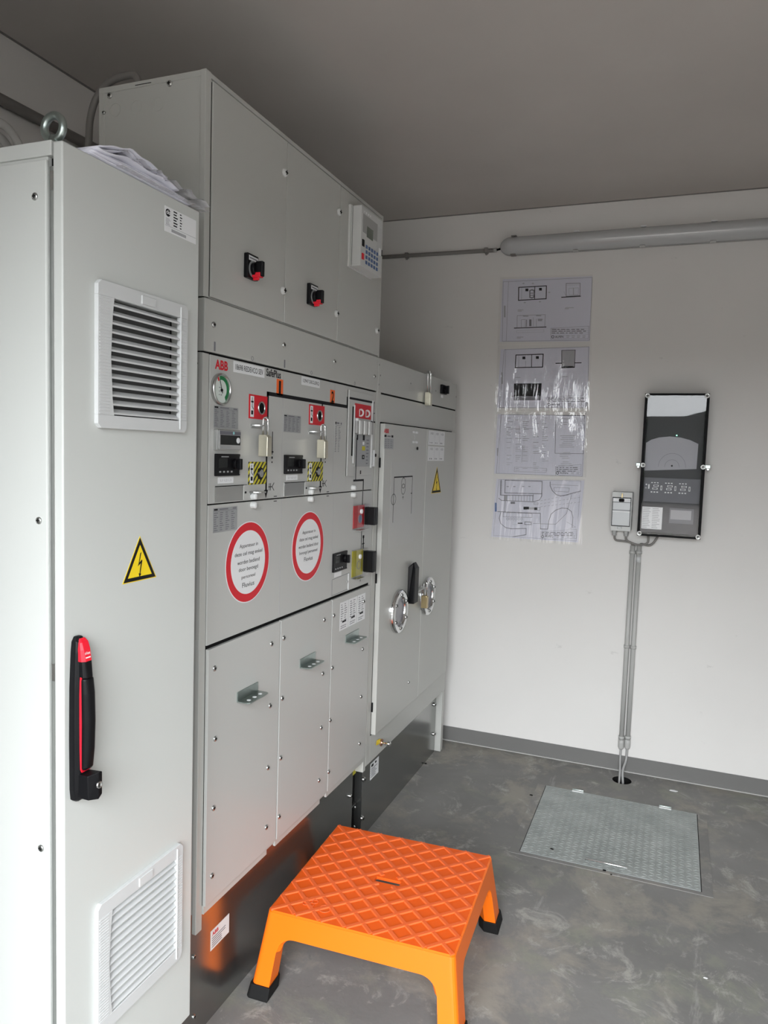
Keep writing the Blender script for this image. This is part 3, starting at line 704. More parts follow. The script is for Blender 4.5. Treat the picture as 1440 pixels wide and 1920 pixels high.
def nameplate(parent, a0, a1, b0, b1):
    q = F0(); q.box(a0, a1, b0, b1, 0, .002, 'steel'); q.rect(a0, a1, b1-.001, b1+.001, .0026, 'gap_black'); q.box(a1-.016, a1+.004, b0, b1, .0015, .003, 'panel_paint'); q.cyl(a1-.008, (b0+b1)/2, .003, .0025, .0045, 'black_plastic', 10)
    q.build('card_holder', parent, .0005)
nameplate(up, .0126, .150, 1.3275, 1.364); nameplate(up, .3395, .475, 1.3275, 1.364)
# operating plates
def opplate(parent, a0, a1, b0, b1, m, red):
    q = F0(); q.box(a0, a1, b0, b1, 0, .0012, m); o = q.build('operating_plate', parent)
    lab(o, 'red operating plate' if red else 'yellow and black striped operating plate')
    q = F0(); e = .0018; q.rect(a0+.006, a0+.022, b0+.004, b1-.004, e, 'label_white'); q.rect(a0+.009, a0+.018, b0+.010, b0+.020, e+.0003, 'black_ink'); q.pline([(a0+.013, b1-.008), (a0+.013, b0+.03), (a0+.019, b0+.024)], .002, e+.0003, 'black_ink'); q.rect(a0+.008, a0+.019, b1-.020, b1-.016, e+.0003, 'black_ink'); q.build('symbol_strip', o)
    cy, cz = a0+(a1-a0)*.66, (b0+b1)/2-.001
    if red:
        q = F0(); q.lathe(cy, cz, [(.0165, .001), (.0165, .004), (.0150, .0045), (.0138, .004), (.0135, .0015)], 'steel', 28); q.cyl(cy, cz, .0138, .001, .0018, 'gap_black', 24); q.build('operating_hole', o)
    else:
        q = F0(); q.cyl(cy, cz, .0165, .001, .0022, 'black_plastic', 8); q.cyl(cy, cz, .010, .002, .005, 'steel', 20); q.build('operating_hole', o)
for m, red, a0, a1, b0, b1 in (('red_ink', 1, .1550, .2425, 1.5285, 1.5880), ('red_ink', 1, .4785, .5775, 1.5285, 1.5860), ('hazard_stripe', 0, .1580, .2435, 1.3640, 1.4210), ('hazard_stripe', 0, .4795, .5765, 1.3640, 1.4210)):
    opplate(up, a0, a1, b0, b1, m, red)
def tab(parent, y, z, open_=False):
    q = F0(); pts = []
    for i in range(13):
        t = math.pi*i/12; pts.append((y+.024*math.cos(t), .004+.026*math.sin(t)))
    q.fr = lambda a, b, c: Vector((GX+b, a, c))
    q.poly([(y-.024, 0)]+pts[::-1]+[(y+.024, 0)] if False else [(y+.024, 0)]+pts+[(y-.024, 0)], z-.0015, z+.0015, 'steel')
    q.poly([(y+.024, 0), (y+.024, .002), (y-.024, .002), (y-.024, 0)], z-.007, z+.002, 'steel')
    return q.build('locking_tab', parent, fix=True)
for y, z in ((.190, 1.512), (.503, 1.508), (.190, 1.3455), (.503, 1.3455)): tab(up, y, z)
for par, pts in ((up, ((.178, 1.3345), (.492, 1.334), (.80, 1.336))), (lp, ((.178, 1.3125), (.492, 1.3125), (.80, 1.312)))):
    for y, z in pts:
        q = F0(); q.lathe(y, z, [(.0085, 0), (.0085, .010), (.007, .014), (.0001, .0145)], 'relay_plastic', 20); q.build('knob', par)
# fuse / breaker window on the third module
def W1(X, Y): return P2(640+X/9.6, 720+Y/9.6)
wy0, wy1, wz0, wz1 = .744, .948, 1.3745, 1.650
q = F0(); q.box(wy0, wy1, wz0, wz1, 0, .003, 'panel_paint'); q.box(wy0, wy0+.003, wz0, wz1, 0, .006, 'panel_paint'); wu = q.build('breaker_panel', up, .0008)
q = F0(); q.box(wy1-.008, wy1-.004, 1.40, 1.630, .002, .009, 'white_plastic'); q.build('guide_rail', wu); q = F0(); q.box(.79, .793, 1.415, 1.605, .002, .007, 'white_plastic'); q.box(.778, .788, 1.44, 1.60, .0025, .0034, 'gap_black'); q.build('guide_rail', wu)
q = F0(); q.rect(.797, .935, 1.565, 1.612, .0036, 'red_ink'); lab(q.build('warning_strip', wu), 'red strip behind the white rings')
q = F0(); 
for yy in (.868, .905): q.fr = FX(GX); 
for yy in (P2(672.5, 763)[0], P2(684.5, 768)[0]):
    pts = [(yy, 1.583+.0105*math.sin(t), .0085+.0085*math.cos(t)) for t in [math.pi*i/12-math.pi/2 for i in range(13)]]
    pts = [(yy, 1.5725, .003)]+pts+[(yy, 1.5935, .003)]
    o = F0(); o.tube(pts, .0030, 'white_plastic', 8, closed=True); lab(o.build('locking_ring', wu), 'white ring')
q = F0(); q.box(.800, .940, 1.515, 1.555, .003, .012, 'grey_plastic')
for i in range(3): q.box(.815+.04*i, .835+.04*i, 1.512, 1.557, .011, .016, 'relay_plastic')
q.cyl(.808, 1.5585, .006, .003, .012, 'label_white', 12); q.build('terminal_block', wu, .001)
q = F0(); q.box(.802, .930, 1.405, 1.512, .003, .006, 'grey_plastic'); q.rect(.806, .926, 1.408, 1.508, .0065, 'label_silver')
q.rect(.862, .878, 1.493, 1.510, .007, 'black_ink'); q.rect(.812, .822, 1.493, 1.510, .007, 'black_ink'); q.rect(.862, .876, 1.478, 1.488, .007, 'label_white'); q.rect(.858, .884, 1.459, 1.473, .007, 'dull_yellow'); q.rect(.860, .880, 1.430, 1.444, .007, 'black_ink'); q.rect(.866, .874, 1.434, 1.440, .0074, 'label_silver')
q.lines(.895, .92, 1.41, 1.50, 8, .007, 'grey_ink', 1, .3, .7); q.build('mechanism_plate', wu)
q = F0(); e = .0042
q.rect(wy0, .962, 1.6215, 1.6285, e, 'black_ink'); q.rect(.955, .962, 1.556, 1.628, T+.003, 'black_ink'); q.rect(.925, .962, 1.5555, 1.5605, .0085, 'black_ink'); q.rect(.96, .975, 1.587, 1.591, T, 'black_ink')
q.rect(.808, .812, 1.362, 1.50, .0078, 'black_ink'); q.build('mimic_line', wu)
q = F0(); q.rect(.808, .895, 1.3555, 1.362, T, 'black_ink'); q.rect(.890, .896, 1.3255, 1.362, T, 'black_ink'); q.rect(.855, .862, 1.380, 1.392, .004, 'black_ink'); q.build('mimic_line', up)
q = F0(); q.box(.9585, .9625, 1.405, 1.462, 0, .012, 'white_plastic'); q.cyl(.966, 1.444, .006, .0, .014, 'black_plastic', 10); q.cyl(.955, 1.455, .003, 0, .004, 'black_plastic', 8); q.cyl(.955, 1.412, .003, 0, .004, 'black_plastic', 8); q.build('guide_rail', up)
# third module, lower: two keyed covers and an indicator
def W2(X, Y): return P2(640+X/9.6, 920+Y/9.6)
def keyed(z0, z1, m, parent, red):
    q = F0(); a0, a1 = .815, .905; q.box(a0, a1, z0, z1, 0, .002, m); o = q.build('operating_plate', parent); lab(o, 'red operating plate under a clear cover' if red else 'yellow operating plate under a clear cover')
    q = F0(); q.cyl(.868, (z0+z1)/2-.008, .014, .0015, .003, 'blue_ink' if red else 'dull_yellow', 20); q.ring(.868, (z0+z1)/2-.008, .014, .001, .003, 'grey_ink', 20, 5); q.build('operating_hole', o)
    q = F0(); c = .018
    for bx in ((a0-.004, a1+.004, z0-.004, z1+.004, c-.001, c), (a0-.004, a0-.003, z0-.004, z1+.004, 0, c), (a0-.004, a1+.004, z1+.003, z1+.004, 0, c), (a0-.004, a1+.004, z0-.004, z0-.003, 0, c)): q.box(*bx, 'clear_acrylic')
    q.build('clear_cover', o)
    q = F0(); q.cyl(.838, z1-.018, .0075, c, c+.005, 'label_white', 16); q.build('cover_knob', o)
    q = F0(); q.box(a1, a1+.030, z0+.007, z1-.008, .003, .042, 'black_plastic'); lab(q.build('hood', o, .003), 'black plastic hood')
    q = F0(); q.box(a1-.004, a1+.012, z1-.006, z1+.003, .002, .018, 'clear_acrylic'); q.build('hinge', o); q = F0(); q.box(a1-.004, a1+.012, z0-.004, z0+.005, .002, .018, 'clear_acrylic'); q.build('hinge', o)
    q = F0(); q.box(a0+.010, a1-.025, z0-.008, z0-.005, 0, .022, 'steel'); q.build('locking_tab', o)
keyed(1.198, 1.274, 'red_ink', lp, True); keyed(1.034, 1.122, 'dull_yellow', lp, False)
vmeter(lp, .6613, .766, 1.072, 1.132, False)
q = F0(); q.rect(.680, .733, 1.0535, 1.068, T, 'label_white'); q.build('phase_label', lp)
q = F0(); q.pline([(.664, 1.049), (.795, 1.053), (.795, 1.0), (.664, .998)], .0012, T, 'grey_ink', True); q.box(.787, .792, .998, 1.052, 0, .003, 'white_plastic'); q.cyl(.78, 1.026, .004, 0, .003, 'grey_plastic', 10); q.build('card_holder', lp)
q = F0(); q.rect(.889, .893, 1.27, 1.3205, T, 'black_ink'); q.rect(.889, .893, 1.125, 1.195, T, 'black_ink'); q.rect(.905, .912, 1.125, 1.165, T, 'black_ink'); q.rect(.898, .918, 1.137, 1.141, T, 'black_ink'); q.rect(.902, .915, 1.158, 1.168, T, 'black_ink'); q.flat([(.884, 1.03), (.898, 1.03), (.891, 1.008)], T, 'black_ink')
for yy in (.287, .608): q.rect(yy, yy+.016, 1.3155, 1.3175, T, 'black_ink')
q.build('mimic_line', lp)
# round red-ring stickers
def roundsign(u, v, ry, rz, rows, name='round_sticker'):
    a, b = u, v; q = F0()
    def el(k, n=56): return [(a+ry*k*math.cos(2*math.pi*i/n), b+rz*k*math.sin(2*math.pi*i/n)) for i in range(n)]
    q.flat(el(1.025), T, 'label_white'); q.flat(el(1.0), T+.0003, 'red_ink'); q.flat(el(.80), T+.0006, 'label_white')
    n = len(rows); 
    for i, (t, hw, h) in enumerate(rows):
        zz = b+rz*.42-i*rz*.195
        q.text(t, a-hw*ry, a+hw*ry, zz-h*rz*.5, zz+h*rz*.5, T+.001, 'black_ink')
    return lab(q.build(name, lp), 'white round sticker with red ring and black text')
roundsign(.1655, 1.1690, .1005, .1005, [('Apparatuur in', .43, .12), ('deze cel mag enkel', .64, .125), ('worden bediend', .52, .10), ('door bevoegd', .45, .125), ('personeel', .32, .11), ('Fluvius', .28, .12)])
roundsign(.4945, 1.1740, .0985, .1000, [('Apparatuur in', .42, .12), ('deze cel mag enkel', .60, .125), ('worden bediend door', .64, .10), ('bevoegd personeel', .58, .12), ('Fluvius', .28, .12)])
# lower covers
CVX = .0085
for k, (y0, y1) in enumerate(((-.0075, .3285), (.3345, .6575), (.6635, .9755))):
    cv = MB(FX()).box(y0, y1, .359, .985, 0, CVX, 'panel_paint').build('cable_cover', ru, .0008)
    fl = MB(FX()).box(y0+.001, y1-.04 if k < 2 else y1-.001, .338, .3585, -.004, .003, 'switchgear_paint').build('flange', cv)
    d = .0045
    if k == 0: pts = ((402, 1253), (403, 1385), (400, 1515), (397, 1642), (509, 1207), (506, 1323), (502, 1439), (499, 1551))
    elif k == 1: pts = ((532, 1196), (529, 1309), (526, 1421), (523, 1531), (608, 1162), (605, 1263), (602, 1364), (598, 1463))
    else: pts = ((626, 1154), (623, 1252), (619, 1350), (616, 1447), (680, 1217), (677, 1306), (674, 1394), (682, 1128))
    for u, v in pts: sx(cv, u, v, CVX, r=.0068, h=.0035)
    # galvanised angle bracket
    ya = (.1155, .4480, .7690)[k]; w = .098 if k < 2 else .108
    q = MB(FX(CVX)); zb = .822
    q.box(ya, ya+w, zb, zb+.026, 0, .003, 'zinc'); q.poly([(ya, 0), (ya+w, 0)], 0, 0, 'zinc') if False else None
    q.fr = lambda a, b, c: Vector((CVX+b, a, c))
    # horizontal leg with three holes punched: built as strips
    q.poly([(ya, .002), (ya, .030), (ya+.006, .036), (ya+w-.006, .036), (ya+w, .030), (ya+w, .002)], zb, zb+.003, 'zinc')
    for i in range(3): q.cyl(ya+w*(.22+.28*i), .022, .0055, zb+.0028, zb+.0034, 'label_white', 14)
    lab(q.build('bracket', cv, .0008, fix=True), 'galvanised angle bracket')
# three small labels above the right bracket
q = MB(FX(CVX))
for i in range(3):
    q = MB(FX(CVX)); a0 = .722+i*.0715; q.rect(a0, a0+.066, .872, .965, T, 'label_white'); q.lines(a0+.006, a0+.060, .90, .96, 8, T+.0003, 'grey_ink', 2, .3, .6); q.rect(a0+.018, a0+.048, .896, .902, T+.0004, 'black_ink'); q.lines(a0+.006, a0+.055, .876, .889, 2, T+.0003, 'grey_ink', 1, .3, .8); q.build('data_label', cv)
# left near post: light side edge, joint block and screws
q = MB(); q.box(-.07, -.002, -.033, -.0305, .99, 1.012, 'switchgear_paint'); q.build('joint_block', ru)
screw(ru, FY, 'y', -.022, .998, .033, r=.005, h=.003); screw(ru, FY, 'y', -.018, 1.64, .031, r=.004, h=.003, m='gap_black'); screw(ru, FY, 'y', -.02, 1.31, .031, r=.004, h=.004, m='gap_black')
q = MB(); q.box(-.70, -.030, -.045, .9585, 0, .345, 'plinth_metal'); q.box(-.70, -.055, .958, .998, 0, .29, 'gap_black'); pl = q.build('plinth', ru, .001); lab(pl, 'dark glossy metal plinth')
q = MB(FX(-.030)); a0, b1 = PX(395, 1745, -.03); 
la_, lz1 = PX(395, 1743, -.03); lb_, lz0 = PX(429, 1748, -.03); lz1 = (lz1+PX(429, 1717, -.03)[1])/2; lz0 = (lz0+PX(394, 1784, -.03)[1])/2
q.rect(la_, lb_, lz0, lz1, T, 'label_white'); q.text('ABB', la_+.006, la_+.034, lz1-.016, lz1-.006, T+.0004, 'red_ink', .03); q.lines(la_+.006, lb_-.006, lz0+.004, lz1-.019, 5, T+.0004, 'grey_ink', 1, .35, .75); lab(q.build('rating_label', pl), 'white label with red lettering')
sx(pl, 363, 1794, -.03, r=.006, h=.004); sx(pl, 363, 1906, -.03, r=.006, h=.004); sx(pl, 655, 1492, -.03, r=.007, h=.010); sx(pl, 654, 1575, -.03, r=.007, h=.010)
q = MB(FX(-.05)); q.rect(.955, .985, .285, .325, .02, 'dull_yellow'); lab(q.build('earth_sticker', ru), 'small yellow earth sticker')

# =================================================================== metering cabinet (right)
mc = thing('metering_cabinet', (-.37, 1.5, 0), 'tall grey double door cabinet with two round windows, standing in the far corner', 'cabinet')
RY0, RY1, RZ0, RZ1 = 1.004, 2.004, .306, 1.785
q = MB(); q.box(-.75, -.002, RY0, RY1, RZ0, RZ1, 'switchgear_paint'); q.box(-.004, 0, RY0, RY0+.036, RZ0, RZ1, 'switchgear_paint')
q.box(-.004, 0, RY0+.036, RY1, RZ0, .408, 'switchgear_paint'); q.box(-.004, 0, 1.957, RY1, .408, 1.661, 'switchgear_paint'); q.box(-.004, 0, RY0+.036, 1.957, 1.563, 1.661, 'switchgear_paint')
q.box(-.0035, -.001, RY0+.002, RY1-.003, .39, 1.7, 'gap_black'); q.build('body', mc, .001)
tpn = MB(FX()).box(RY0+.002, RY1, 1.667, RZ1, -.003, .002, 'switchgear_paint').build('top_panel', mc, .001)
for u, v in ((711, 684), (713, 704), (710, 721), (770, 719), (817, 733), (855, 744)): sx(tpn, u, v, .002, r=.004, h=.0015, m='grey_plastic')
dl = MB(FX()).box(1.0445, 1.5265, .413, 1.558, -.001, .018, 'switchgear_paint').build('door', mc, .002)
dr = MB(FX()).box(1.5315, 1.953, .413, 1.558, -.001, .018, 'switchgear_paint').build('door', mc, .002)
D = .018
HANDY = 1.345
FD = lambda: MB(FX(D))
def PD(u, v): return PX(u, v, D)
for z in (1.40, .98, .50): MB(FX()).box(1.040, 1.044, z, z+.035, .0, .006, 'black_plastic').build('hinge', mc)
q = FD(); a0, b1 = PD(720, 803); q.text('ABB', a0-.0, a0+.048, 1.524, 1.540, T, 'red_ink', .03); lab(q.build('brand_mark', dl), 'red ABB lettering')
q = FD(); a0, _ = PD(721, 813); q.rect(a0, a0+.092, 1.468, 1.506, T, 'label_silver'); q.rect(a0, a0+.02, 1.510, 1.518, T, 'black_ink'); q.rect(a0+.028, a0+.062, 1.511, 1.516, T, 'grey_ink'); q.rect(a0+.07, a0+.088, 1.510, 1.518, T, 'black_ink'); q.lines(a0+.006, a0+.088, 1.470, 1.504, 5, T+.0003, 'grey_ink', 3, .25, .6); q.build('rating_plate', dl)
q = FD(); a0, _ = PD(739, 894); a1, _ = PD(773, 897); z0, z1 = 1.214, 1.366
q.rect(a0-.035, a1+.035, 1.10, 1.42, T, 'panel_paint'); e = T+.0003
q.rect(a0, a1, z1-.005, z1, e, 'black_ink'); q.rect(a0-.0015, a0+.0015, z0-.02, z1, e, 'black_ink'); q.rect(a1-.0015, a1+.0015, z0, z1, e, 'black_ink')
am = (a0+a1)/2
def circ(y, z, ry, rz, w=.002): q.pline([(y+ry*math.cos(t), z+rz*math.sin(t)) for t in [2*math.pi*i/20 for i in range(20)]], w, e, 'black_ink', True)
circ(am, z1-.026, .022, .020); circ(am, z1-.050, .022, .020); circ(a0, z1-.085, .024, .020); q.rect(am-.0012, am+.0012, z1-.012, z1-.006, e, 'black_ink'); q.rect(am-.008, am+.008, z1-.082, z1-.080, e, 'black_ink'); q.rect(am-.001, am+.001, z1-.09, z1-.075, e, 'black_ink'); q.rect(a1-.012, a1+.002, z1-.072, z1-.068, e, 'black_ink')
q.build('mimic_diagram', dl)
q = FD(); e = T
for z in (1.538, 1.499):
    for k in range(2): y = PD(776, 810)[0]+k*.035; q.rbox(y-.012, y+.012, z-.004, z+.004, 0, .002, .003, 'label_white')
q.pline([(PD(777, 820)[0], 1.526), (PD(777, 820)[0]+.006, 1.519), (PD(777, 820)[0], 1.510)], .002, T, 'label_white'); q.cyl(PD(782, 841)[0], 1.475, .006, 0, .004, 'black_plastic', 12); q.build('symbol', dl)
q = FD(); a0, a1 = 1.548, 1.78
for z0, z1 in ((1.493, 1.553), (1.425, 1.487)):
    q = FD(); q.rect(a0, a1, z0, z1, T, 'label_white')
    for i in range(3):
        x = a0+.012+i*.075; q.text('ABB', x+.012, x+.052, z1-.016, z1-.006, T+.0003, 'light_ink'); q.lines(x+.008, x+.05, z0+.004, z0+.014, 1, T+.0003, 'grey_ink', 2, .5, .5); q.rect(x-.004, x-.003, z0+.002, z1-.002, T+.0003, 'light_ink')
    q.build('phase_label', dr)
tL = PD(809, 925); tR = PD(826, 922); tT = PD(819.5, 877)
warn(dr, FX(D), [(tT[0], tT[1]), (tL[0], (tL[1]+tR[1])/2), (tR[0], (tL[1]+tR[1])/2)], T)
def porthole(parent, y, z, r):
    q = FD(); q.lathe(y, z, [(r, 0), (r, .010), (r*.96, .016), (r*.86, .018), (r*.80, .016), (r*.74, .018), (r*.68, .014), (r*.66, .006)], 'chrome', 48); o = q.build('round_window', parent)
    q = FD(); q.cyl(y, z, r*.68, .001, .007, 'glass_dark', 40); q.build('window_pane', o)
    for i in range(6):
        t = math.radians(30+60*i); screw(o, FX, 'x', y+r*.76*math.cos(t), z+r*.76*math.sin(t), D+.014, r=.0075, h=.007, name='bolt')
a, b = PX(750.5, 1146.5, .03); porthole(dl, a, b, .0855)
a, b = PX(804.5, 1117.5, .03); porthole(dr, a, b, .084)
sx(dl, 766, 1279, D, r=.006, h=.004)
hy = HANDY; q = MB(); q.fr = lambda a, b, c: Vector((D+a, c, b))   # profile in (out, up), extruded along the wall
q.loft([[(0, .852, hy), (.030, .852, hy), (.030, .995, hy), (.020, 1.020, hy+.01), (0, 1.0, hy)], [(0, .852, hy+.055), (.030, .852, hy+.055), (.030, .995, hy+.055), (.020, 1.020, hy+.04), (0, 1.0, hy+.055)]], 'black_plastic')
lab(q.build('door_handle', dl, .004, 2, fix=True), 'black pointed handle')
a0, b1 = PX(829, 719, .01); q = MB(FX(.002)); q.rbox(a0, a0+.075, 1.722, 1.762, 0, .010, .003, 'black_plastic'); sw = q.build('selector_switch', tpn, .001)
q = MB(FX(.002)); q.cyl(a0+.045, 1.742, .018, .010, .020, 'black_plastic', 16); q.box(a0+.040, a0+.050, 1.724, 1.760, .020, .028, 'black_plastic'); q.build('knob', sw, .001)
q = MB(FX(.002)); q.rbox(a0+.012, a0+.042, 1.705, 1.718, 0, .002, .003, 'label_white'); q.build('label_tag', sw)
# lower flange, plinth, corner cover, earth terminal
q = MB(); q.box(-.70, -.030, 1.050, 1.965, 0, .306, 'plinth_metal'); pl2 = q.build('plinth', mc, .001); lab(pl2, 'dark glossy metal plinth')
q = MB(); q.box(-.70, -.06, 1.006, 1.048, 0, .30, 'gap_black'); q.box(-.06, -.052, 1.008, 1.045, .135, .142, 'steel'); q.build('gap_filler', mc)
for u, v in ((666, 1513), (665, 1549)):
    a, b = PX(u, v, -.058); screw(mc, FX, 'x', a, b, -.06, r=.008, h=.008)
for u, v in ((681, 1461), (678, 1534), (814, 1321), (813, 1376)):
    a, b = PX(u, v, -.028); screw(pl2, FX, 'x', a, b, -.03, r=.009, h=.010, name='bolt')
q = MB(FX(-.030)); a0, _ = PX(694.5, 1440, -.03); q.rect(a0, a0+.085, .197, .262, T, 'label_white'); q.lines(a0+.006, a0+.078, .203, .242, 5, T+.0004, 'grey_ink', 1, .4, .8); q.rect(a0+.008, a0+.03, .246, .256, T+.0004, 'black_ink'); q.rect(a0+.045, a0+.06, .248, .256, T+.0004, 'black_ink'); q.build('rating_label', pl2)
q = MB(); q.box(-.085, -.001, 1.972, 2.006, .002, .305, 'switchgear_paint'); q.build('corner_cover', mc, .001)
ey, ez = PX(714, 1392, .0); q = MB(FX()); q.cyl(ey, ez, .014, 0, .006, 'copper', 18); et = q.build('earth_terminal', mc, .001); lab(et, 'brass earth terminal with yellow tag')
q = MB(FX()); q.lathe(ey, ez, [(.008, .005), (.008, .024), (.010, .025), (.010, .036), (.007, .040), (.0001, .041)], 'chrome', 16); q.build('terminal_screw', et)
q = MB(FX()); q.flat([(ey-.055, ez+.008), (ey-.015, ez+.002), (ey-.012, ez+.020), (ey-.05, ez+.026)], .003, 'yellow_ink'); q.build('tag', et)

# =================================================================== padlocks
def padlock(name, x0, x1, y0, y1, zb, zt, ztop, r, label, m='brass_lock', group=None, cham=True, tilt=None):
    o = thing(name, ((x0+x1)/2, (y0+y1)/2, zb), label, 'padlock', group)
    q = MB(FG); ch = .006
    q.fr = lambda a, b, c: Vector((a, c, b))
    q.poly([(x0, zb), (x1, zb), (x1, zt-ch), (x1-ch, zt), (x0+.002, zt), (x0, zt-.002)], y0, y1, m)
    b = q.build('lock_body', o, .0012, 2, fix=True)
    q = MB(); ym = (y0+y1)/2; w = (x1-x0)*.26; xm = (x0+x1)/2; R_ = w; pts = [(xm-w, ym, zt-.004), (xm-w, ym, ztop-R_)]
    for i in range(1, 12): t = math.pi-math.pi*i/12; pts.append((xm+R_*math.cos(t), ym, ztop-R_+R_*math.sin(t)))
    pts += [(xm+w, ym, ztop-R_), (xm+w, ym, zt-.004)]
    q.tube(pts, r, 'chrome', 12); q.build('shackle', o)
    return o
y0 = .182
pa = at(484, 856, 'y', y0); pb = at(501, 856, 'y', y0)
x0_, x1_ = pa.x, pb.x
pt = at(492, 815, 'y', y0)
p1 = padlock('padlock', x0_, x1_, y0, y0+.022, pb.z, pt.z, at(497, 783, 'y', y0+.01).z, .0032, 'silver padlock hanging from the tab under the left red plate', group=None)
sp2 = at(595, 861, 'y', .500)
d = Vector((at(593.5, 859, 'y', .500).x-x0_, .500-y0, at(600, 859, 'y', .500).z-pb.z))
p2 = dup(p1, Vector(p1.location)+d); p2['label'] = 'silver padlock hanging from the tab under the right red plate'
yy = at(796, 760, 'x', .006).y; A = at(796, 760, 'y', yy); B = at(805, 760, 'y', yy)
p3 = padlock('padlock', A.x, A.x+.024, yy, yy+.026, A.z, at(800, 735, 'y', yy).z, at(800, 697, 'y', yy).z, .003, 'long shackled padlock on the top edge of the far double door cabinet')
q = MB(FX()); q.box(yy+.004, yy+.030, 1.7845, 1.7875, -.03, .026, 'steel'); q.box(yy+.006, yy+.012, 1.787, 1.797, .008, .022, 'steel'); q.build('hasp', mc, .001)
yy = at(789, 1140, 'x', D+.010).y; A = at(789, 1140, 'y', yy); B = at(800, 1140, 'y', yy)
p4 = padlock('padlock', A.x, B.x, yy, yy+.022, A.z, at(794, 1117, 'y', yy).z, at(789, 1092, 'y', yy).z, .0028, 'brass padlock on the black door handle between the two round windows', 'brass')

ht_ = at(789, 1098, 'y', yy)
q = MB(FX(D)); q.box(HANDY+.05, yy+.02, ht_.z-.010, ht_.z-.006, .004, .026, 'steel'); q.box(yy+.005, yy+.018, ht_.z-.012, ht_.z-.004, 0, .010, 'steel'); q.build('hasp', dl, .001)
# =================================================================== back wall: lamp and conduit
lt = thing('strip_light', (.89, WY-.05, 2.41), 'long grey tubular strip light mounted high on the back wall, unlit', 'lamp')
lx0, _ = PW(937, 461, .045); lx1 = lx0+1.56
def PWl(u, v): return PW(u, v, .045)
zc = PWl(965, 460)[1]; hh = .0415
q = MB(); secs = []
for i in range(15):
    t = i/14; x = lx0+.055*(1-math.cos(t*math.pi/2)); k = math.sin(t*math.pi/2)*.97+.03
    secs.append((x, k))
secs += [(lx1-.05, 1)]+[(lx1-.05+.05*math.sin(j/6*math.pi/2), max(.03, math.cos(j/6*math.pi/2))) for j in range(1, 7)]
LP = [[(x, WY-.001-.001+(-.0)-(.088*(.5-.5*math.cos(0))) if False else WY-.028-.052*k*max(0, math.sin(a_)), zc+hh*k*math.cos(a_)) for a_ in [math.pi*j/16 for j in range(17)]] for x, k in secs]
q.loft([s_[::-1] for s_ in LP], 'diffuser', True); q.build('diffuser', lt, fix=True)
q = MB(); LP = [[(x, WY+.001, zc+hh*k*.92), (x, WY-.030, zc+hh*k*1.02), (x, WY-.030, zc-hh*k*1.02), (x, WY+.001, zc-hh*k*.92)] for x, k in secs]
q.loft(LP, 'grey_plastic'); q.build('housing', lt, fix=True)
for u in (963, 1080, 1205, 1337):
    x = PWl(u, 455)[0]
    q = MB(); q.box(x-.012, x+.012, WY-.052, WY-.022, zc+hh-.002, zc+hh+.004, 'label_white' if u > 970 else 'dark_conduit'); q.build('clip', lt, .001); q = MB(); q.box(x-.012, x+.012, WY-.052, WY-.022, zc-hh-.004, zc-hh+.002, 'steel' if u > 970 else 'dark_conduit'); q.build('clip', lt, .001)
cd = thing('conduit', (-.15, WY-.015, 2.43), 'thin horizontal grey conduit running from the strip light to the left along the back wall', 'conduit')
zA = PW(720, 481, .015)[1]; xB, zB = PW(930, 469, .015)
q = MB(); q.tube([(-.80, WY-.014, zA), (xB, WY-.014, zB)], .0095, 'dark_conduit'); q.tube([(xB-.015, WY-.014, zB), (xB+.004, WY-.014, zB)], .0105, 'conduit_plastic'); q.build('pipe', cd)
q = MB(); q.tube([(xB, WY-.014, zB), (lx0+.02, WY-.02, zc)], .005, 'black_plastic'); q.build('cable', cd)
for u in (763, 912):
    x, z = PW(u, 475, .015); z = zA+(zB-zA)*((x+.8)/(xB+.8)); q = MB(); q.box(x-.008, x+.008, WY-.028, WY, z-.013, z+.013, 'dark_conduit'); q.cyl(x, WY-.014, .006, z-.02, z-.012, 'dark_conduit', 8); q.build('clip', cd, .002)
lc = thing('conduit', (XL+.02, .5, 2.42), 'thick dark conduit running high along the shadowed left wall', 'conduit')
q = MB(); q.tube([(XL+.022, YF+.05, 2.405), (XL+.022, .2, 2.419), (XL+.022, WY-.02, 2.445)], .017, 'dark_conduit'); q.build('pipe', lc)
for y in (-1.1, 1.5): q = MB(); q.box(XL-.002, XL+.042, y-.01, y+.01, 2.39, 2.445, 'dark_conduit'); q.build('clip', lc, .002)

# cables behind the cabinets
def path(pts, k=6):
    """Catmull-Rom through 3-D points"""
    P = [Vector(p) for p in pts]; P = [2*P[0]-P[1]]+P+[2*P[-1]-P[-2]]; out = []
    for i in range(1, len(P)-2):
        for j in range(k):
            t = j/k; a, b, c, d = P[i-1], P[i], P[i+1], P[i+2]
            out.append(.5*((2*b)+(c-a)*t+(2*a-5*b+4*c-d)*t*t+(3*b-a-3*c+d)*t**3))
    out.append(P[-2]); return out
c1 = [at(u, v, 'y', -.10) for u, v in ((-110, 214), (-50, 212), (0, 230), (28, 258), (42, 300), (48, 360), (50, 500), (50, 700))]; c1 = c1+[Vector((c1[-1].x, -.10, .8)), Vector((c1[-1].x, -.10, .01))]
c2 = [at(u, v, 'y', -.075) for u, v in ((-110, 240), (-50, 238), (-8, 252), (14, 274), (26, 312), (30, 370), (31, 500), (31, 700))]; c2 = c2+[Vector((c2[-1].x, -.075, .8)), Vector((c2[-1].x, -.075, .01))]
q = MB(); q.tube(path(c1), .010, 'conduit_plastic', raw=True); tag(q.build('cable'), 'upper grey cable curving down behind the nearest cabinet at the left edge', 'cable')
q = MB(); q.tube(path(c2), .010, 'conduit_plastic', raw=True); tag(q.build('cable'), 'lower grey cable curving down behind the nearest cabinet at the left edge', 'cable')
ck = [at(u, v, 'y', .06) for u, v in ((160, 330), (166, 270), (169, 225), (180, 186), (203, 156), (232, 143), (254, 143))]
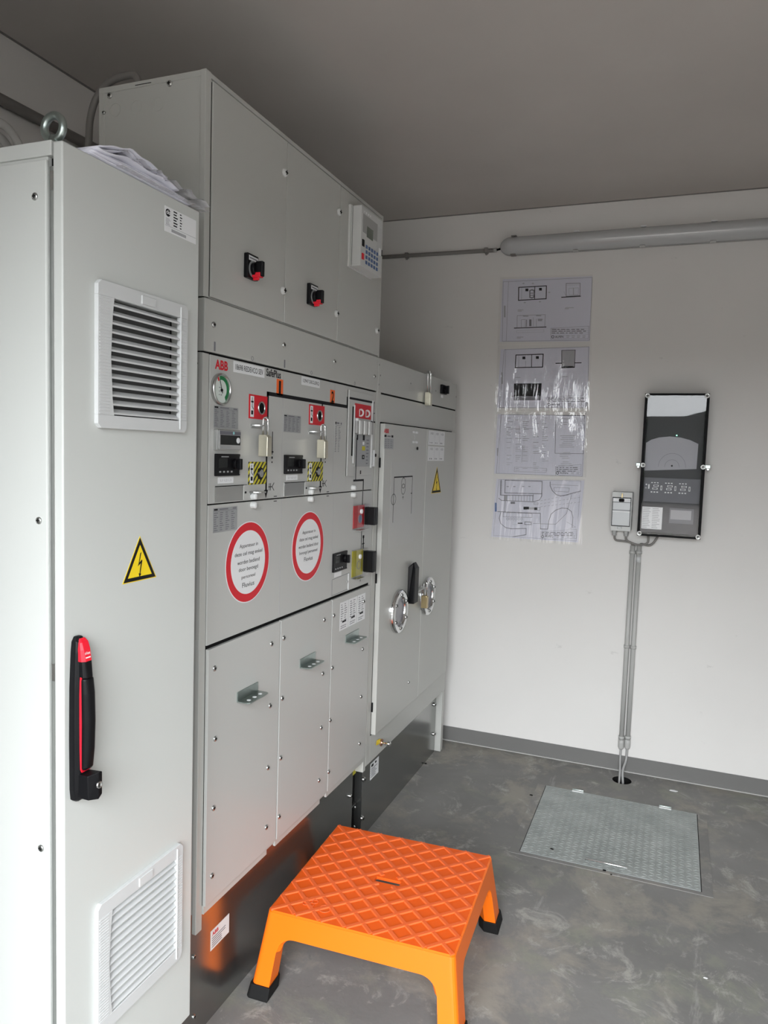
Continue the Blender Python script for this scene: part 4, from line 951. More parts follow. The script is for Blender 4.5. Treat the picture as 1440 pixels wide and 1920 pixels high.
ck = ck+[Vector((ck[-1].x+.012, .06, 2.30)), Vector((ck[-1].x+.014, .06, 2.27))]
q = MB(); q.tube(path(ck), .0085, 'dark_conduit', raw=True); tag(q.build('cable'), 'dark cable arching over the rear corner of the upper cabinet', 'cable')
q = MB(); gx = ck[-1].x; q.cyl(gx, .06, .017, LZ1+.001, LZ1+.012, 'grey_plastic', 6); q.cyl(gx, .06, .013, LZ1+.012, LZ1+.032, 'grey_plastic', 16, r2=.010); tag(q.build('cable_gland'), 'grey cable gland on top of the upper cabinet', 'gland')

# =================================================================== laminated drawings on the wall
def W6(X, Y): return PW(900+X/6, 500+Y/6)
def W7(X, Y): return PW(900+X/6, 760+Y/6)
def sheet(c, sl, label, draw):
    (tl, tr, br, bl) = [PW(*p) for p in c]
    cx = sum(p[0] for p in (tl, tr, br, bl))/4; zb = min(bl[1], br[1])
    o = thing('laminated_drawing', (cx, WY, zb), label, 'poster', 'laminated building drawings on the back wall')
    q = MB(FY()); q.flat([bl, br, tr, tl], .0024, 'sheet_paper', .0024); draw(q); q.build('drawing_sheet', o)
    (tl, tr, br, bl) = [PW(*p) for p in sl]
    s_ = MB(FY()); nx, nz = 36, 10; P = []
    for j in range(nz+1):
        for i in range(nx+1):
            u, v = i/nx, j/nz
            a = (bl[0]*(1-u)+br[0]*u)*(1-v)+(tl[0]*(1-u)+tr[0]*u)*v; b = (bl[1]*(1-u)+br[1]*u)*(1-v)+(tl[1]*(1-u)+tr[1]*u)*v
            P.append((a, b, .0036+.0008*math.sin(i*1.7+j*.3)))
    s_.add(P, [(j*(nx+1)+i, j*(nx+1)+i+1, (j+1)*(nx+1)+i+1, (j+1)*(nx+1)+i) for j in range(nz) for i in range(nx)], 'film', True)
    s_.build('plastic_sleeve', o)
    return o
e = .0028
def mk(q, f):
    def PL(pts, w=.0016, m='grey_ink', close=False): q.pline([f(*p) for p in pts], w, e, m, close)
    def RF(X0, Y0, X1, Y1, m='grey_ink'): q.flat([f(X0, Y0), f(X1, Y0), f(X1, Y1), f(X0, Y1)], e+.0001, m)
    def TX(t, X0, X1, Y0, Y1, m='black_ink', bold=.01): a0, b1 = f(X0, Y0); a1, b0 = f(X1, Y1); q.text(t, a0, a1, b0, b1, e+.0003, m, bold)
    return PL, RF, TX
def titleblock(PL, RF, TX, x0, y0, x1, y1, rows=6):
    PL([(x0, y0), (x1, y0-25), (x1-6, y1-8), (x0, y1)], .001, 'grey_ink', True)
    for i in range(1, rows-1):
        k = i/rows; PL([(x0, y0+(y1-y0)*k), (x1, y0-25+(y1-y0+17)*k)], .0008, 'light_ink'); 
    rnd = random.Random(int(x0+y0))
    for i in range(3):
        yy = y0+(y1-y0)*(i+.5)/rows
        X = x0+10
        while X < x1-60: w = rnd.uniform(20, 60); RF(X, yy-3, X+w, yy+5, 'grey_ink'); X += w+rnd.uniform(8, 20)
    yl = y1-24
    PL([(x0+22+14*math.cos(t), yl-4+14*math.sin(t)) for t in [i*math.pi/5 for i in range(10)]], .0022, 'black_ink', True)
    TX('ALFEN', x0+48, x0+140, yl-14, yl+6)
    for k in range(4 if x1-x0 > 400 else 2): RF(x0+175+k*60, yl-16, x0+210+k*60, yl-10, 'light_ink'); RF(x0+175+k*60, yl, x0+205+k*60, yl+6, 'light_ink')
def d1(q):
    PL, RF, TX = mk(q, W6)
    PL([(262, 172), (1265, 122), (1232, 828), (252, 840)], .0012, 'grey_ink', True); PL([(322, 170), (296, 838)], .001)
    RF(270, 440, 288, 570, 'light_ink')
    PL([(437, 235), (748, 217), (745, 362), (434, 380)], .004, 'black_ink', True); PL([(618, 225), (615, 368)], .003, 'black_ink'); PL([(470, 235), (468, 375)], .001)
    RF(512, 248, 545, 278, 'black_ink'); RF(666, 240, 697, 270, 'black_ink'); PL([(562, 270), (585, 262), (607, 268), (612, 305), (605, 345), (585, 352), (562, 346)], .005, 'grey_ink', True); PL([(570, 300), (600, 300)], .003, 'grey_ink'); PL([(570, 325), (605, 322)], .003, 'grey_ink')
    for X, Y in ((490, 190), (595, 190), (780, 290), (505, 405), (675, 395)): RF(X-12, Y-4, X+12, Y+4, 'light_ink'); PL([(X, Y-10), (X, Y+12)], .0008, 'light_ink')
    RF(425, 485, 490, 491, 'light_ink'); RF(425, 498, 470, 504, 'light_ink'); RF(415, 790, 490, 796, 'light_ink'); RF(415, 803, 460, 808, 'light_ink'); RF(960, 460, 1055, 466, 'light_ink'); RF(955, 472, 1000, 478, 'light_ink')
    PL([(970, 190), (1127, 187), (1125, 325), (970, 335)], .0022, 'grey_ink', True); PL([(920, 346), (1130, 334)], .004, 'black_ink'); PL([(1000, 245), (1110, 240), (1105, 315), (1003, 318)], .0012, 'light_ink', True); PL([(1052, 243), (1052, 315)], .003, 'light_ink'); PL([(970, 210), (1120, 205)], .001, 'light_ink'); PL([(945, 280), (960, 320), (985, 320)], .001, 'light_ink')
    PL([(420, 552), (735, 540), (730, 678), (418, 690)], .0014, 'grey_ink', True); PL([(388, 692), (742, 680)], .004, 'black_ink'); RF(555, 595, 580, 670, 'grey_ink'); PL([(465, 600), (512, 596), (510, 680)], .0012); PL([(465, 600), (465, 680)], .0012); PL([(525, 600), (523, 672)], .003); PL([(600, 572), (600, 672)], .001); PL([(636, 590), (636, 674)], .0012); RF(652, 590, 705, 598); RF(652, 604, 700, 611)
    RF(485, 555, 545, 561, 'grey_ink'); RF(632, 550, 690, 556, 'grey_ink'); PL([(412, 720), (720, 708), (720, 735), (412, 745)], .0008, 'light_ink', True)
    titleblock(PL, RF, TX, 798, 695, 1225, 818)
def d2(q):
    PL, RF, TX = mk(q, W6)
    PL([(275, 935), (1225, 902), (1210, 1590), (218, 1588)], .0012, 'grey_ink', True); PL([(292, 930), (265, 1588)], .001); RF(240, 1190, 258, 1320, 'light_ink')
    PL([(405, 995), (712, 985), (705, 1130), (398, 1136)], .004, 'black_ink', True); PL([(583, 990), (580, 1132)], .003, 'black_ink'); PL([(440, 1000), (436, 1130)], .001); PL([(515, 1060), (512, 1130)], .001); RF(478, 1012, 512, 1042, 'black_ink'); RF(630, 1008, 663, 1038, 'black_ink')
    q.flat([W6(922, 945), W6(1070, 940), W6(1062, 1128), W6(922, 1135)], e+.0001, 'light_ink'); PL([(922, 945), (1070, 940), (1062, 1132), (922, 1138)], .004, 'black_ink', True); PL([(855, 1088), (1138, 1082)], .0035, 'black_ink'); RF(935, 1118, 1050, 1132, 'black_ink')
    q.flat([W6(384, 1315), W6(695, 1312), W6(682, 1502), W6(380, 1504)], e+.0001, 'black_ink'); q.flat([W6(383, 1458), W6(686, 1458), W6(682, 1500), W6(381, 1502)], e+.0004, 'grey_ink'); PL([(357, 1458), (690, 1456)], .0015, 'black_ink')
    RF(385, 1545, 455, 1550, 'light_ink'); RF(915, 1235, 985, 1240, 'light_ink'); RF(400, 1245, 455, 1250, 'light_ink')
    titleblock(PL, RF, TX, 755, 1470, 1205, 1580)
def d3(q):
    PL, RF, TX = mk(q, W7)
    PL([(240, 105), (1180, 112), (1150, 800), (185, 765)], .0012, 'grey_ink', True); RF(192, 480, 205, 570, 'light_ink'); PL([(240, 105), (213, 765)], .001, 'light_ink')
    PL([(855, 115), (1178, 118), (1165, 545), (845, 540)], .002, 'grey_ink', True)
    rnd = random.Random(5)
    for r_ in range(30):
        y = 120+r_*21
        for X in (300, 400, 480, 600, 700):
            if rnd.random() < .55: w = rnd.uniform(20, 75); RF(X, y, X+w, y+3+rnd.random()*3, 'light_ink')
        if rnd.random() < .7 and y < 720: RF(880+rnd.uniform(0, 60), y+10, 980+rnd.uniform(0, 90), y+15, 'light_ink')
    PL([(445, 160), (440, 420)], .001); PL([(480, 450), (470, 640)], .001); PL([(390, 695), (750, 710), (745, 755), (385, 745)], .001, 'grey_ink', True); PL([(340, 258), (660, 262)], .001, 'light_ink')
    for k in range(8): PL([(475, 470+k*22), (540, 472+k*22)], .0012, 'light_ink')
    titleblock(PL, RF, TX, 850, 690, 1140, 790, 5)
def d4(q):
    PL, RF, TX = mk(q, W7); 
    PL([(215, 835), (1135, 850), (1085, 1525), (150, 1462)], .001, 'grey_ink', True); RF(168, 1095, 190, 1195, 'blue_ink')
    PL([(285, 842), (700, 855), (695, 995), (280, 985)], .0035, 'grey_ink', True); PL([(238, 840), (232, 1010), (600, 1015)], .0035, 'grey_ink'); PL([(212, 1045), (245, 1070), (600, 1085), (670, 1065), (695, 1020), (698, 990)], .003, 'grey_ink'); PL([(600, 1000), (598, 1085)], .0015)
    for k in range(11): PL([(275+k*32, 1012), (273+k*32, 1075)], .0014)
    q.flat([W7(275, 1010), W7(305, 1010), W7(303, 1072), W7(273, 1072)], e, 'light_ink'); PL([(285, 1075), (280, 1190)], .004, 'light_ink')
    for k in range(10): RF(225, 850+k*16, 250, 856+k*16, 'grey_ink')
    for X in (300, 375, 475, 545): RF(X, 910, X+25, 917, 'grey_ink')
    PL([(790, 860), (790, 905), (815, 960), (860, 1005), (910, 1018), (965, 1010), (1050, 985), (1130, 965)], .0032, 'grey_ink')
    PL([(800, 890), (1105, 905)], .0012); PL([(832, 925), (1005, 930), (1000, 975), (835, 965)], .0014, 'grey_ink', True)
    for k in range(3):
        for j in range(11): X = 680+j*42; Y = 1075+k*32-j*(9-2*k); PL([(X, Y+k*2), (X+24, Y-5+k)], .001)
    RF(490, 1140, 552, 1172, 'black_ink'); RF(552, 1146, 612, 1172, 'light_ink'); RF(612, 1148, 645, 1178, 'black_ink'); PL([(645, 1150), (678, 1150), (676, 1180), (645, 1180)], .0016, 'grey_ink', True); RF(345, 1085, 395, 1108, 'grey_ink'); PL([(608, 1096), (655, 1098), (655, 1116), (608, 1114)], .0014, 'grey_ink', True)
    PL([(200, 1195), (680, 1215), (680, 1390), (762, 1392), (775, 1300), (800, 1225), (850, 1180), (920, 1155), (985, 1160), (1030, 1195), (1045, 1260), (1038, 1370)], .003, 'grey_ink'); PL([(262, 1205), (588, 1218), (585, 1262), (260, 1252)], .0016, 'grey_ink', True)
    for k in range(8): PL([(300+k*36, 1210), (298+k*36, 1255)], .0012, 'light_ink'); PL([(310+k*32+12*math.cos(t), 1278+12*math.sin(t)) for t in [i*math.pi/4 for i in range(8)]], .0012, 'grey_ink', True) if k < 6 else None
    PL([(235, 1205), (218, 1270), (235, 1330), (290, 1375), (350, 1388), (520, 1385), (518, 1455), (370, 1478)], .003, 'grey_ink'); PL([(600, 1328), (850, 1338), (975, 1215), (1030, 1010)], .0016); RF(425, 1320, 480, 1332, 'black_ink'); PL([(505, 1312), (575, 1314), (575, 1342), (505, 1340)], .003, 'grey_ink', True); PL([(975, 1310), (1075, 1368), (1000, 1388)], .001)
    PL([(370, 1300), (590, 1308), (588, 1345), (368, 1340)], .0008, 'light_ink', True)
    titleblock(PL, RF, TX, 682, 1420, 1090, 1505, 5)
sheet([(943, 524), (1110, 518), (1106, 640), (937, 641)], [(938, 520), (1112, 515), (1109, 645), (933, 646)], 'topmost of the four laminated drawings, line plans of a small building', d1)
sheet([(939, 655), (1106, 650), (1101, 765), (932, 765)], [(934, 648), (1110, 645), (1105, 771), (928, 771)], 'second laminated drawing from the top, with a solid black rectangle', d2)
sheet([(933, 777), (1099, 779), (1093, 893), (927, 888)], [(929, 773), (1104, 773), (1099, 895), (925, 893)], 'third laminated drawing from the top, dense with tables of small print', d3)
sheet([(931, 898), (1096, 901), (1084, 1017), (921, 1006)], [(925, 895), (1097, 898), (1091, 1022), (918, 1011)], 'bottom laminated drawing, a site plan with roads and parking bays', d4)

# =================================================================== meter box
MD = .11
def PM(u, v): return PW(u, v, MD)
m1 = PM(1210, 737); m2 = PM(1332, 738); m3 = PM(1312.5, 1011.5); m4 = PM(1194, 1004)
mx0 = (m1[0]+m4[0])/2; mx1 = (m2[0]+m3[0])/2; mz1 = (m1[1]+m2[1])/2; mz0 = (m3[1]+m4[1])/2
mb = thing('meter_box', ((mx0+mx1)/2, WY-.05, mz0), 'tall black meter box with a clear glossy cover on the back wall', 'meter box')
q = MB(FY()); t = .012
q.box(mx0, mx1, mz0, mz1, 0, .02, 'black_plastic')
for b_ in ((mx0, mx0+t, mz0, mz1), (mx1-t, mx1, mz0, mz1), (mx0+t, mx1-t, mz0, mz0+t), (mx0+t, mx1-t, mz1-t, mz1)): q.box(*b_, .02, MD-.006, 'black_plastic')
q.build('housing', mb, .0015)
q = MB(FY()); q.box(mx0+t, mx1-t, mz0+t, mz1-t, .02, .045, 'meter_back')
def VM(X, Y): return PW(1130+X/5.4875, 710+Y/5.4875, .05)
pts = [VM(*p) for p in ((432, 660), (500, 628), (580, 605), (690, 595), (800, 605), (900, 632), (985, 672), (965, 930), (420, 945))]
pts = [(min(max(a, mx0+t+.001), mx1-t-.001), b) for a, b in pts]
q.poly(pts, .04, .050, 'meter_arc')
a, b = VM(712, 897)
for R_ in (.040, .075): q.pline([(a+R_*.75*math.cos(t_), b-.005+R_*math.sin(t_)*.8) for t_ in [math.pi*i/16 for i in range(17)]], .0012, .0504, 'grey_ink')
for i in range(17):
    t_ = math.radians(35+i*110/16); q.stroke(a+.045*math.cos(t_), b+.05*math.sin(t_), a+.085*math.cos(t_), b+.098*math.sin(t_), .0006, .0504, 'light_ink')
q.cyl(a, b, .004, .05, .052, 'black_plastic', 12)
q.build('meter', mb)
q = MB(FY()); a0, b1 = VM(430, 1015); a1, b0 = VM(1000, 1290); a0 = max(a0, mx0+t); a1 = min(a1, mx1-t)
q.box(a0, a1, b0, b1, .04, .055, 'meter_plate'); e2 = .0556
for k in range(3):
    ax = a0+.030+k*.058
    for j in range(3): q.rect(ax+j*.012, ax+.007+j*.012, b1-.024, b1-.020, e2, 'label_white'); q.rect(ax+j*.012, ax+.007+j*.012, b1-.066, b1-.061, e2, 'label_white')
    q.rect(ax+.010, ax+.032, b1-.039, b1-.031, e2, 'label_white'); q.rect(ax+.013, ax+.029, b1-.037, b1-.033, e2+.0003, 'meter_back'); q.rect(ax+.006, ax+.028, b1-.052, b1-.044, e2, 'label_white'); q.rect(ax+.009, ax+.025, b1-.050, b1-.046, e2+.0003, 'meter_back')
    q.rect(ax+.040, ax+.047, b1-.054, b1-.034, e2, 'label_white'); q.rect(ax+.042, ax+.045, b1-.051, b1-.037, e2+.0003, 'meter_back')
q.cyl(a0+.010, b1-.031, .0035, .055, .056, 'label_white', 10); q.cyl(a0+.009, b1-.046, .004, .055, .056, 'light_ink', 10); q.rect(a0+.018, a0+.024, b1-.050, b1-.030, e2, 'label_white')
lab(q.build('terminal_block', mb), 'test terminal row with white symbols')
q = MB(FY()); a0, b1 = VM(385, 1312); a1, b0 = VM(605, 1552); a0 = max(a0, mx0+t+.002); q.rect(a0, a1, b0, b1, .058, 'label_white'); q.box(a0+.004, a1-.004, b0+.004, b1-.004, .04, .0575, 'meter_plate')
q.lines(a0+.004, a1-.003, b0+.003, b1-.003, 12, .0584, 'light_ink', 2, .35, .7); q.build('data_label', mb)
q = MB(FY()); a0, b1 = VM(690, 1330); a1, b0 = VM(930, 1500); q.box(a0, a1, b0, b1, .04, .056, 'meter_plate'); q.rect(a0+.005, a1-.01, b0+.018, b1-.008, .0565, 'light_ink'); q.build('terminal_cover', mb)
q = MB(FY()); a, b = VM(762, 583); q.cyl(a, b, .0022, .045, .051, 'led_green', 10); lab(q.build('indicator_light', mb), 'small green indicator light')
q = MB(FY()); q.rbox(mx0, mx1, mz0, mz1, MD-.006, MD, .004, 'clear_cover'); q.build('clear_cover', mb)
q = MB(FY())
for b_ in ((mx0, mx0+.011, mz0, mz1), (mx1-.011, mx1, mz0, mz1), (mx0+.011, mx1-.011, mz0, mz0+.009), (mx0+.011, mx1-.011, mz1-.009, mz1)): q.box(*b_, MD-.0045, MD+.0006, 'black_matte')
q.build('cover_frame', mb)
mm = (mz0+mz1)/2-.0
zmid = PM(1207, 872)[1]
for x, z in ((mx0+.010, mz1-.010), (mx1-.010, mz1-.010), (mx0+.010, mz0+.010), (mx1-.010, mz0+.010), (mx0+.008, zmid), (mx1-.008, zmid)):
    q = MB(FY()); q.lathe(x, z, [(.0105, MD), (.0105, MD+.003), (.009, MD+.005), (.0075, MD+.004), (.0001, MD+.004)], 'steel', 20); q.box(x-.006, x+.006, z-.0014, z+.0014, MD+.0035, MD+.0052, 'gap_black'); q.box(x-.0014, x+.0014, z-.006, z+.006, MD+.0035, MD+.0052, 'gap_black'); q.build('cover_screw', mb)
for s_, x in ((-1, mx0), (1, mx1)):
    q = MB(FY()); q.box(x-.003, x+.022*s_, zmid-.006, zmid+.010, MD-.03, MD-.012, 'zinc'); q.cyl(x+.012*s_, zmid-.008, .007, MD-.032, MD-.016, 'steel', 12); lab(q.build('sealing_lug', mb, .002), 'metal sealing lug')

# small isolator box
SD = .07
s1 = PW(1148, 922, SD); s3 = PW(1182, 998, SD); s4 = PW(1143, 994, SD); s2 = PW(1188, 923, SD)
sx0, sx1, sz0, sz1 = (s1[0]+s4[0])/2, (s2[0]+s3[0])/2, (s3[1]+s4[1])/2, (s1[1]+s2[1])/2
ib = thing('isolator_box', ((sx0+sx1)/2, WY-.03, sz0), 'small grey plastic fuse box with clear lid left of the black meter box', 'fuse box')
q = MB(FY()); q.rbox(sx0, sx1, sz0, sz1, 0, SD*.45, .004, 'grey_plastic'); q.rbox(sx0+.002, sx1-.002, sz0+.001, sz1-.001, SD*.46, SD, .004, 'relay_plastic'); q.box(sx0+.003, sx1-.003, sz0+.003, sz1-.003, .01, SD-.01, 'grey_plastic'); q.build('housing', ib, .001)
q = MB(FY()); q.box(sx0+.004, sx1-.006, sz0+.022, sz1-.024, SD-.002, SD+.0006, 'black_plastic'); q.box(sx0+.007, sx1-.009, sz0+.026, sz1-.028, SD, SD+.0012, 'label_silver')
zz = sz1-.028; q.rect(sx0+.007, sx1-.009, zz-.016, zz-.002, SD+.0018, 'label_white'); q.rect(sx0+.007, sx1-.009, zz-.020, zz-.018, SD+.0018, 'black_ink'); q.rect(sx0+.007, sx1-.009, zz-.056, zz-.053, SD+.0018, 'grey_ink'); q.rect(sx0+.007, sx1-.009, zz-.064, zz-.058, SD+.0018, 'label_white'); q.build('window', ib)
q = MB(FY()); xm = (sx0+sx1)/2; q.box(xm-.003, xm+.003, sz1-.026, sz1-.006, SD, SD+.010, 'brass'); q.rbox(xm-.013, xm+.010, sz1-.044, sz1-.030, SD, SD+.012, .004, 'gap_black'); q.build('lid_lock', ib, .001)
q = MB(FY()); q.box(xm-.014, xm+.004, sz0+.010, sz0+.020, SD, SD+.005, 'label_silver'); q.build('seal', ib, .001)
gl = []
for x in (sx0+.018, sx1-.022):
    q = MB(); q.cyl(x, WY-.032, .0125, sz0-.012, sz0+.001, 'grey_plastic', 6); q.cyl(x, WY-.032, .0105, sz0-.024, sz0-.010, 'grey_plastic', 14); q.build('cable_gland', ib, .001); gl.append((x, sz0-.024))

# vertical conduits
def conduit(uT, uB, label):
    xT, zT = PW(uT, 1023, .016); xB, zB = PW(uB, 1404, .016); xm = (xT+xB)/2
    o = thing('conduit', (xm, WY-.016, zB), label, 'conduit')
    q = MB(); q.tube([(xm, WY-.017, zT), (xm, WY-.017, zB+.035)], .0105, 'conduit_plastic', 16); q.build('pipe', o)
    q = MB(); q.tube([(xm, WY-.017, zB+.045), (xm, WY-.017, zB+.030), (xm, WY-.017, zB+.006), (xm, WY-.017, zB)], [.0125, .0135, .0125, .010], 'conduit_plastic', 16); q.build('end_sleeve', o)
    for z in (zT-.03, PW(1175, 1212, .016)[1], zB+.055):
        q = MB(); q.tube([(xm, WY-.017, z-.007), (xm, WY-.017, z+.007)], .0135, 'conduit_plastic', 16); q.box(xm-.008, xm+.008, WY-.02, WY, z-.007, z+.007, 'conduit_plastic'); q.build('clip', o)
    return o, xm, zT, zB
_, xa, zTa, zBa = conduit(1184.5, 1166, 'left of the two vertical grey conduits rising from the floor hole')
o2, xb, zTb, zBb = conduit(1196.5, 1178, 'right of the two vertical grey conduits, with a pale sticker near its top')
q = MB(); q.tube([(xb, WY-.0172, zTb-.075), (xb, WY-.0172, zTb-.050)], .0107, 'white_plastic', 16); q.build('sticker', o2)
def cab(pts, r, label, m='dark_conduit'):
    q = MB(); q.tube(path(pts), r, m); return tag(q.build('cable'), label, 'cable', )
yc_ = WY-.028
cab([(xa, WY-.017, zBa+.01), (xa, WY-.018, .06), (xa+.004, WY-.06, .02), (HX-.012, HY+.010, -.05), (HX-.012, HY+.01, -.14)], .005, 'left cable dropping from the conduit into the floor hole', 'grey_plastic')
cab([(xb, WY-.017, zBb+.01), (xb-.002, WY-.018, .06), (xb-.012, WY-.06, .02), (HX+.008, HY+.006, -.05), (HX+.008, HY+.006, -.14)], .0055, 'right cable dropping from the conduit into the floor hole', 'grey_plastic')
za = zTa+.002
cab([(gl[0][0], WY-.032, gl[0][1]+.004), (gl[0][0]+.006, WY-.03, gl[0][1]-.020), (gl[0][0]+.035, WY-.028, za+.018), (xa-.008, WY-.024, za+.012), (xa, WY-.017, za-.02)], .0048, 'thin dark cable looping from the small fuse box into the left conduit')
cab([(gl[1][0], WY-.032, gl[1][1]+.004), (gl[1][0]+.004, WY-.034, gl[1][1]-.018), (xa+.003, WY-.036, za+.010), (xb, WY-.036, za+.006), (xb+.035, WY-.036, za+.018), (mx0+.045, WY-.038, mz0+.006)], .0048, 'dark cable looping from the small fuse box under to the meter box')
cab([(xb, WY-.017, zTb-.02), (xb+.006, WY-.024, zTb+.008), (xb+.04, WY-.03, zTb+.006), (mx0+.070, WY-.03, zTb+.020), (mx0+.092, WY-.034, mz0+.006)], .005, 'dark cable leading from the right conduit up to the meter box')

# =================================================================== floor hatch
hx0, hx1, hy0, hy1 = .540, 1.157, 1.2185, 1.8140
ht = thing('floor_hatch', (.85, 1.516, 0), 'galvanised tread plate floor hatch with two hinges and a bar handle', 'hatch')
q = MB(); w = .038
q.box(hx0-w, hx0-.003, hy0-w*.55, hy1+.004, -.001, .0025, 'floor_screed'); q.box(hx1+.003, hx1+w, hy0-w*.55, hy1+.004, -.001, .0025, 'floor_screed'); q.box(hx0-.003, hx1+.003, hy0-w*.55, hy0-.003, -.001, .0025, 'floor_screed')
q.box(hx0-.003, hx1+.003, hy0-.003, hy1+.003, -.001, .0006, 'gap_black'); q.build('frame', ht)
q = MB(); q.box(hx0, hx1, hy0, hy1, .0006, .0045, 'zinc_plate' if 'zinc_plate' in M else 'zinc')
nx, ny = 25, 34
for j in range(ny):
    for i in range(nx):
        cx = hx0+(i+.5)*(hx1-hx0)/nx; cy = hy0+(j+.5)*(hy1-hy0)/ny
        s_ = 1 if (i+j) % 2 else -1; L_ = .0135; wd = .0034
        an = math.radians(28*s_); dx, dy = math.cos(an), math.sin(an)
        if abs(cx-.843) < .085 and abs(cy-hy0-.045) < .012: continue
        q.add([(cx-dx*L_, cy-dy*L_, .0044), (cx+dy*wd, cy-dx*wd, .0044), (cx+dx*L_, cy+dy*L_, .0044), (cx-dy*wd, cy+dx*wd, .0044), (cx, cy, .0072)], [(0, 1, 4), (1, 2, 4), (2, 3, 4), (3, 0, 4)], 'zinc')
hp = q.build('tread_plate', ht)
def galv(nt, b):
    tc = N(nt, 'ShaderNodeTexCoord'); n = N(nt, 'ShaderNodeTexNoise', Scale=9.0, Detail=6.0, Roughness=.65); nt.links.new(tc.outputs['Object'], n.inputs['Vector'])
    r = N(nt, 'ShaderNodeValToRGB'); r.color_ramp.elements[0].position = .35; r.color_ramp.elements[1].position = .7; r.color_ramp.elements[0].color = (.30, .325, .315, 1); r.color_ramp.elements[1].color = (.42, .445, .435, 1)
    nt.links.new(n.outputs['Fac'], r.inputs[0]); nt.links.new(r.outputs[0], b.inputs['Base Color']); b.inputs['Metallic'].default_value = .45; b.inputs['Roughness'].default_value = .48
noise_mat('zinc_plate', galv); hp.data.materials[0] = M['zinc_plate']
for u, v in ((1083.5, 1484), (1247, 1517.5)):
    x, y = PG(u, v, .006); q = MB(); q.box(x-.024, x+.024, hy1-.012, hy1+.010, .004, .009, 'relay_plastic'); q.tube([(x-.024, hy1+.001, .010), (x+.024, hy1+.001, .010)], .0035, 'zinc'); q.build('hinge', ht, .001)
x, y = PG(1097, 1611, .008); x2, y2_ = PG(1177, 1630, .008); q = MB(); q.tube([(x, y, .002), (x+.003, y, .010), (x2-.003, y, .010), (x2, y, .002)], .003, 'chrome'); q.build('handle', ht)
q = MB(); a, b = PG(1134, 1632, .005); q.box(a-.007, a+.004, b-.004, b+.005, .0044, .0052, 'gap_black'); q.box(a+.02, a+.026, b-.020, b-.014, .0044, .0052, 'gap_black'); q.build('keyhole', ht)

# debris on the floor
def chip(u, v, sx_, sy_, h, m, name, label, cat, z=0.0):
    x, y = PG(u, v, z); q = MB(); q.poly([(x-sx_, y-sy_*.5), (x+sx_*.4, y-sy_), (x+sx_, y+sy_*.2), (x+sx_*.1, y+sy_), (x-sx_*.7, y+sy_*.7)], z, z+h, m); tag(q.build(name), label, cat)
chip(1263, 1483, .018, .008, .0015, 'label_white', 'paper_scrap', 'torn white paper scrap on the floor right of the cable hole', 'scrap')
chip(996, 1491, .007, .004, .002, 'gap_black', 'debris_chip', 'small black chip on the floor left of the hatch', 'debris')
chip(1035, 1592, .007, .004, .002, 'gap_black', 'debris_chip', 'small black chip lying on the hatch plate', 'debris', .0045)
chip(1323, 1834, .006, .003, .0012, 'label_white', 'paper_scrap', 'tiny white flake on the floor below the hatch, near the right edge', 'scrap')
chip(798, 1432, .006, .004, .003, 'gap_black', 'debris_chip', 'small dark chip beside the far cabinet plinth', 'debris')
chip(820, 1398, .018, .010, .012, 'relay_plastic', 'paper_scrap', 'crumpled grey scrap at the foot of the far cabinet corner', 'scrap')

# =================================================================== orange step stool
ST = .225
st = thing('step_stool', (.29, .49, 0), 'bright orange plastic step stool with diamond tread and black rubber feet', 'stool')
FS = FROT(.2902, .4865, math.radians(2.6))
HXs, HYs = .2565, .2475                  # half sizes of the top
def outer(z):                            # half sizes of the splayed outline at height z
    k = (ST-z)/ST; return HXs+.031*k, HYs+.043*k
q = MB(FS); r = .016
def rr(hx, hy, r, n=5):
    pts = []
    for cx, cy, t in ((hx-r, hy-r, 0), (-hx+r, hy-r, 90), (-hx+r, -hy+r, 180), (hx-r, -hy+r, 270)):
        for i in range(n+1): an = math.radians(t+90*i/n); pts.append((cx+r*math.cos(an), cy+r*math.sin(an)))
    return pts
# top deck ring around the grip slot
sxh, syh = .038, .0115
rim = rr(HXs, HYs, r); n = len(rim); slot = []
for a, b in rim:
    k = max(abs(a)/HXs, abs(b)/HYs)
    slot.append((max(-sxh, min(sxh, a/k*3)), max(-syh, min(syh, b/k*3))) if k else (0, 0))
slot = rr(sxh, syh, .004, 5)
rim2 = rr(HXs-.004, HYs-.004, r-.003)
sl_ = 'stool_tread'
P = [(a, b, ST-.004) for a, b in rim]+[(a, b, ST-.0005) for a, b in rim2]+[(a, b, ST-.0015) for a, b in slot]+[(a, b, ST-.010) for a, b in slot]
F = []
for i in range(n):
    j = (i+1) % n; F += [(i, j, n+j, n+i)]
q.add(P, F, 'stool_orange', False)
q.add(P, [(n+i, n+(i+1) % n, 2*n+(i+1) % n, 2*n+i) for i in range(n)]+[(2*n+i, 2*n+(i+1) % n, 3*n+(i+1) % n, 3*n+i) for i in range(n)], 'stool_tread')
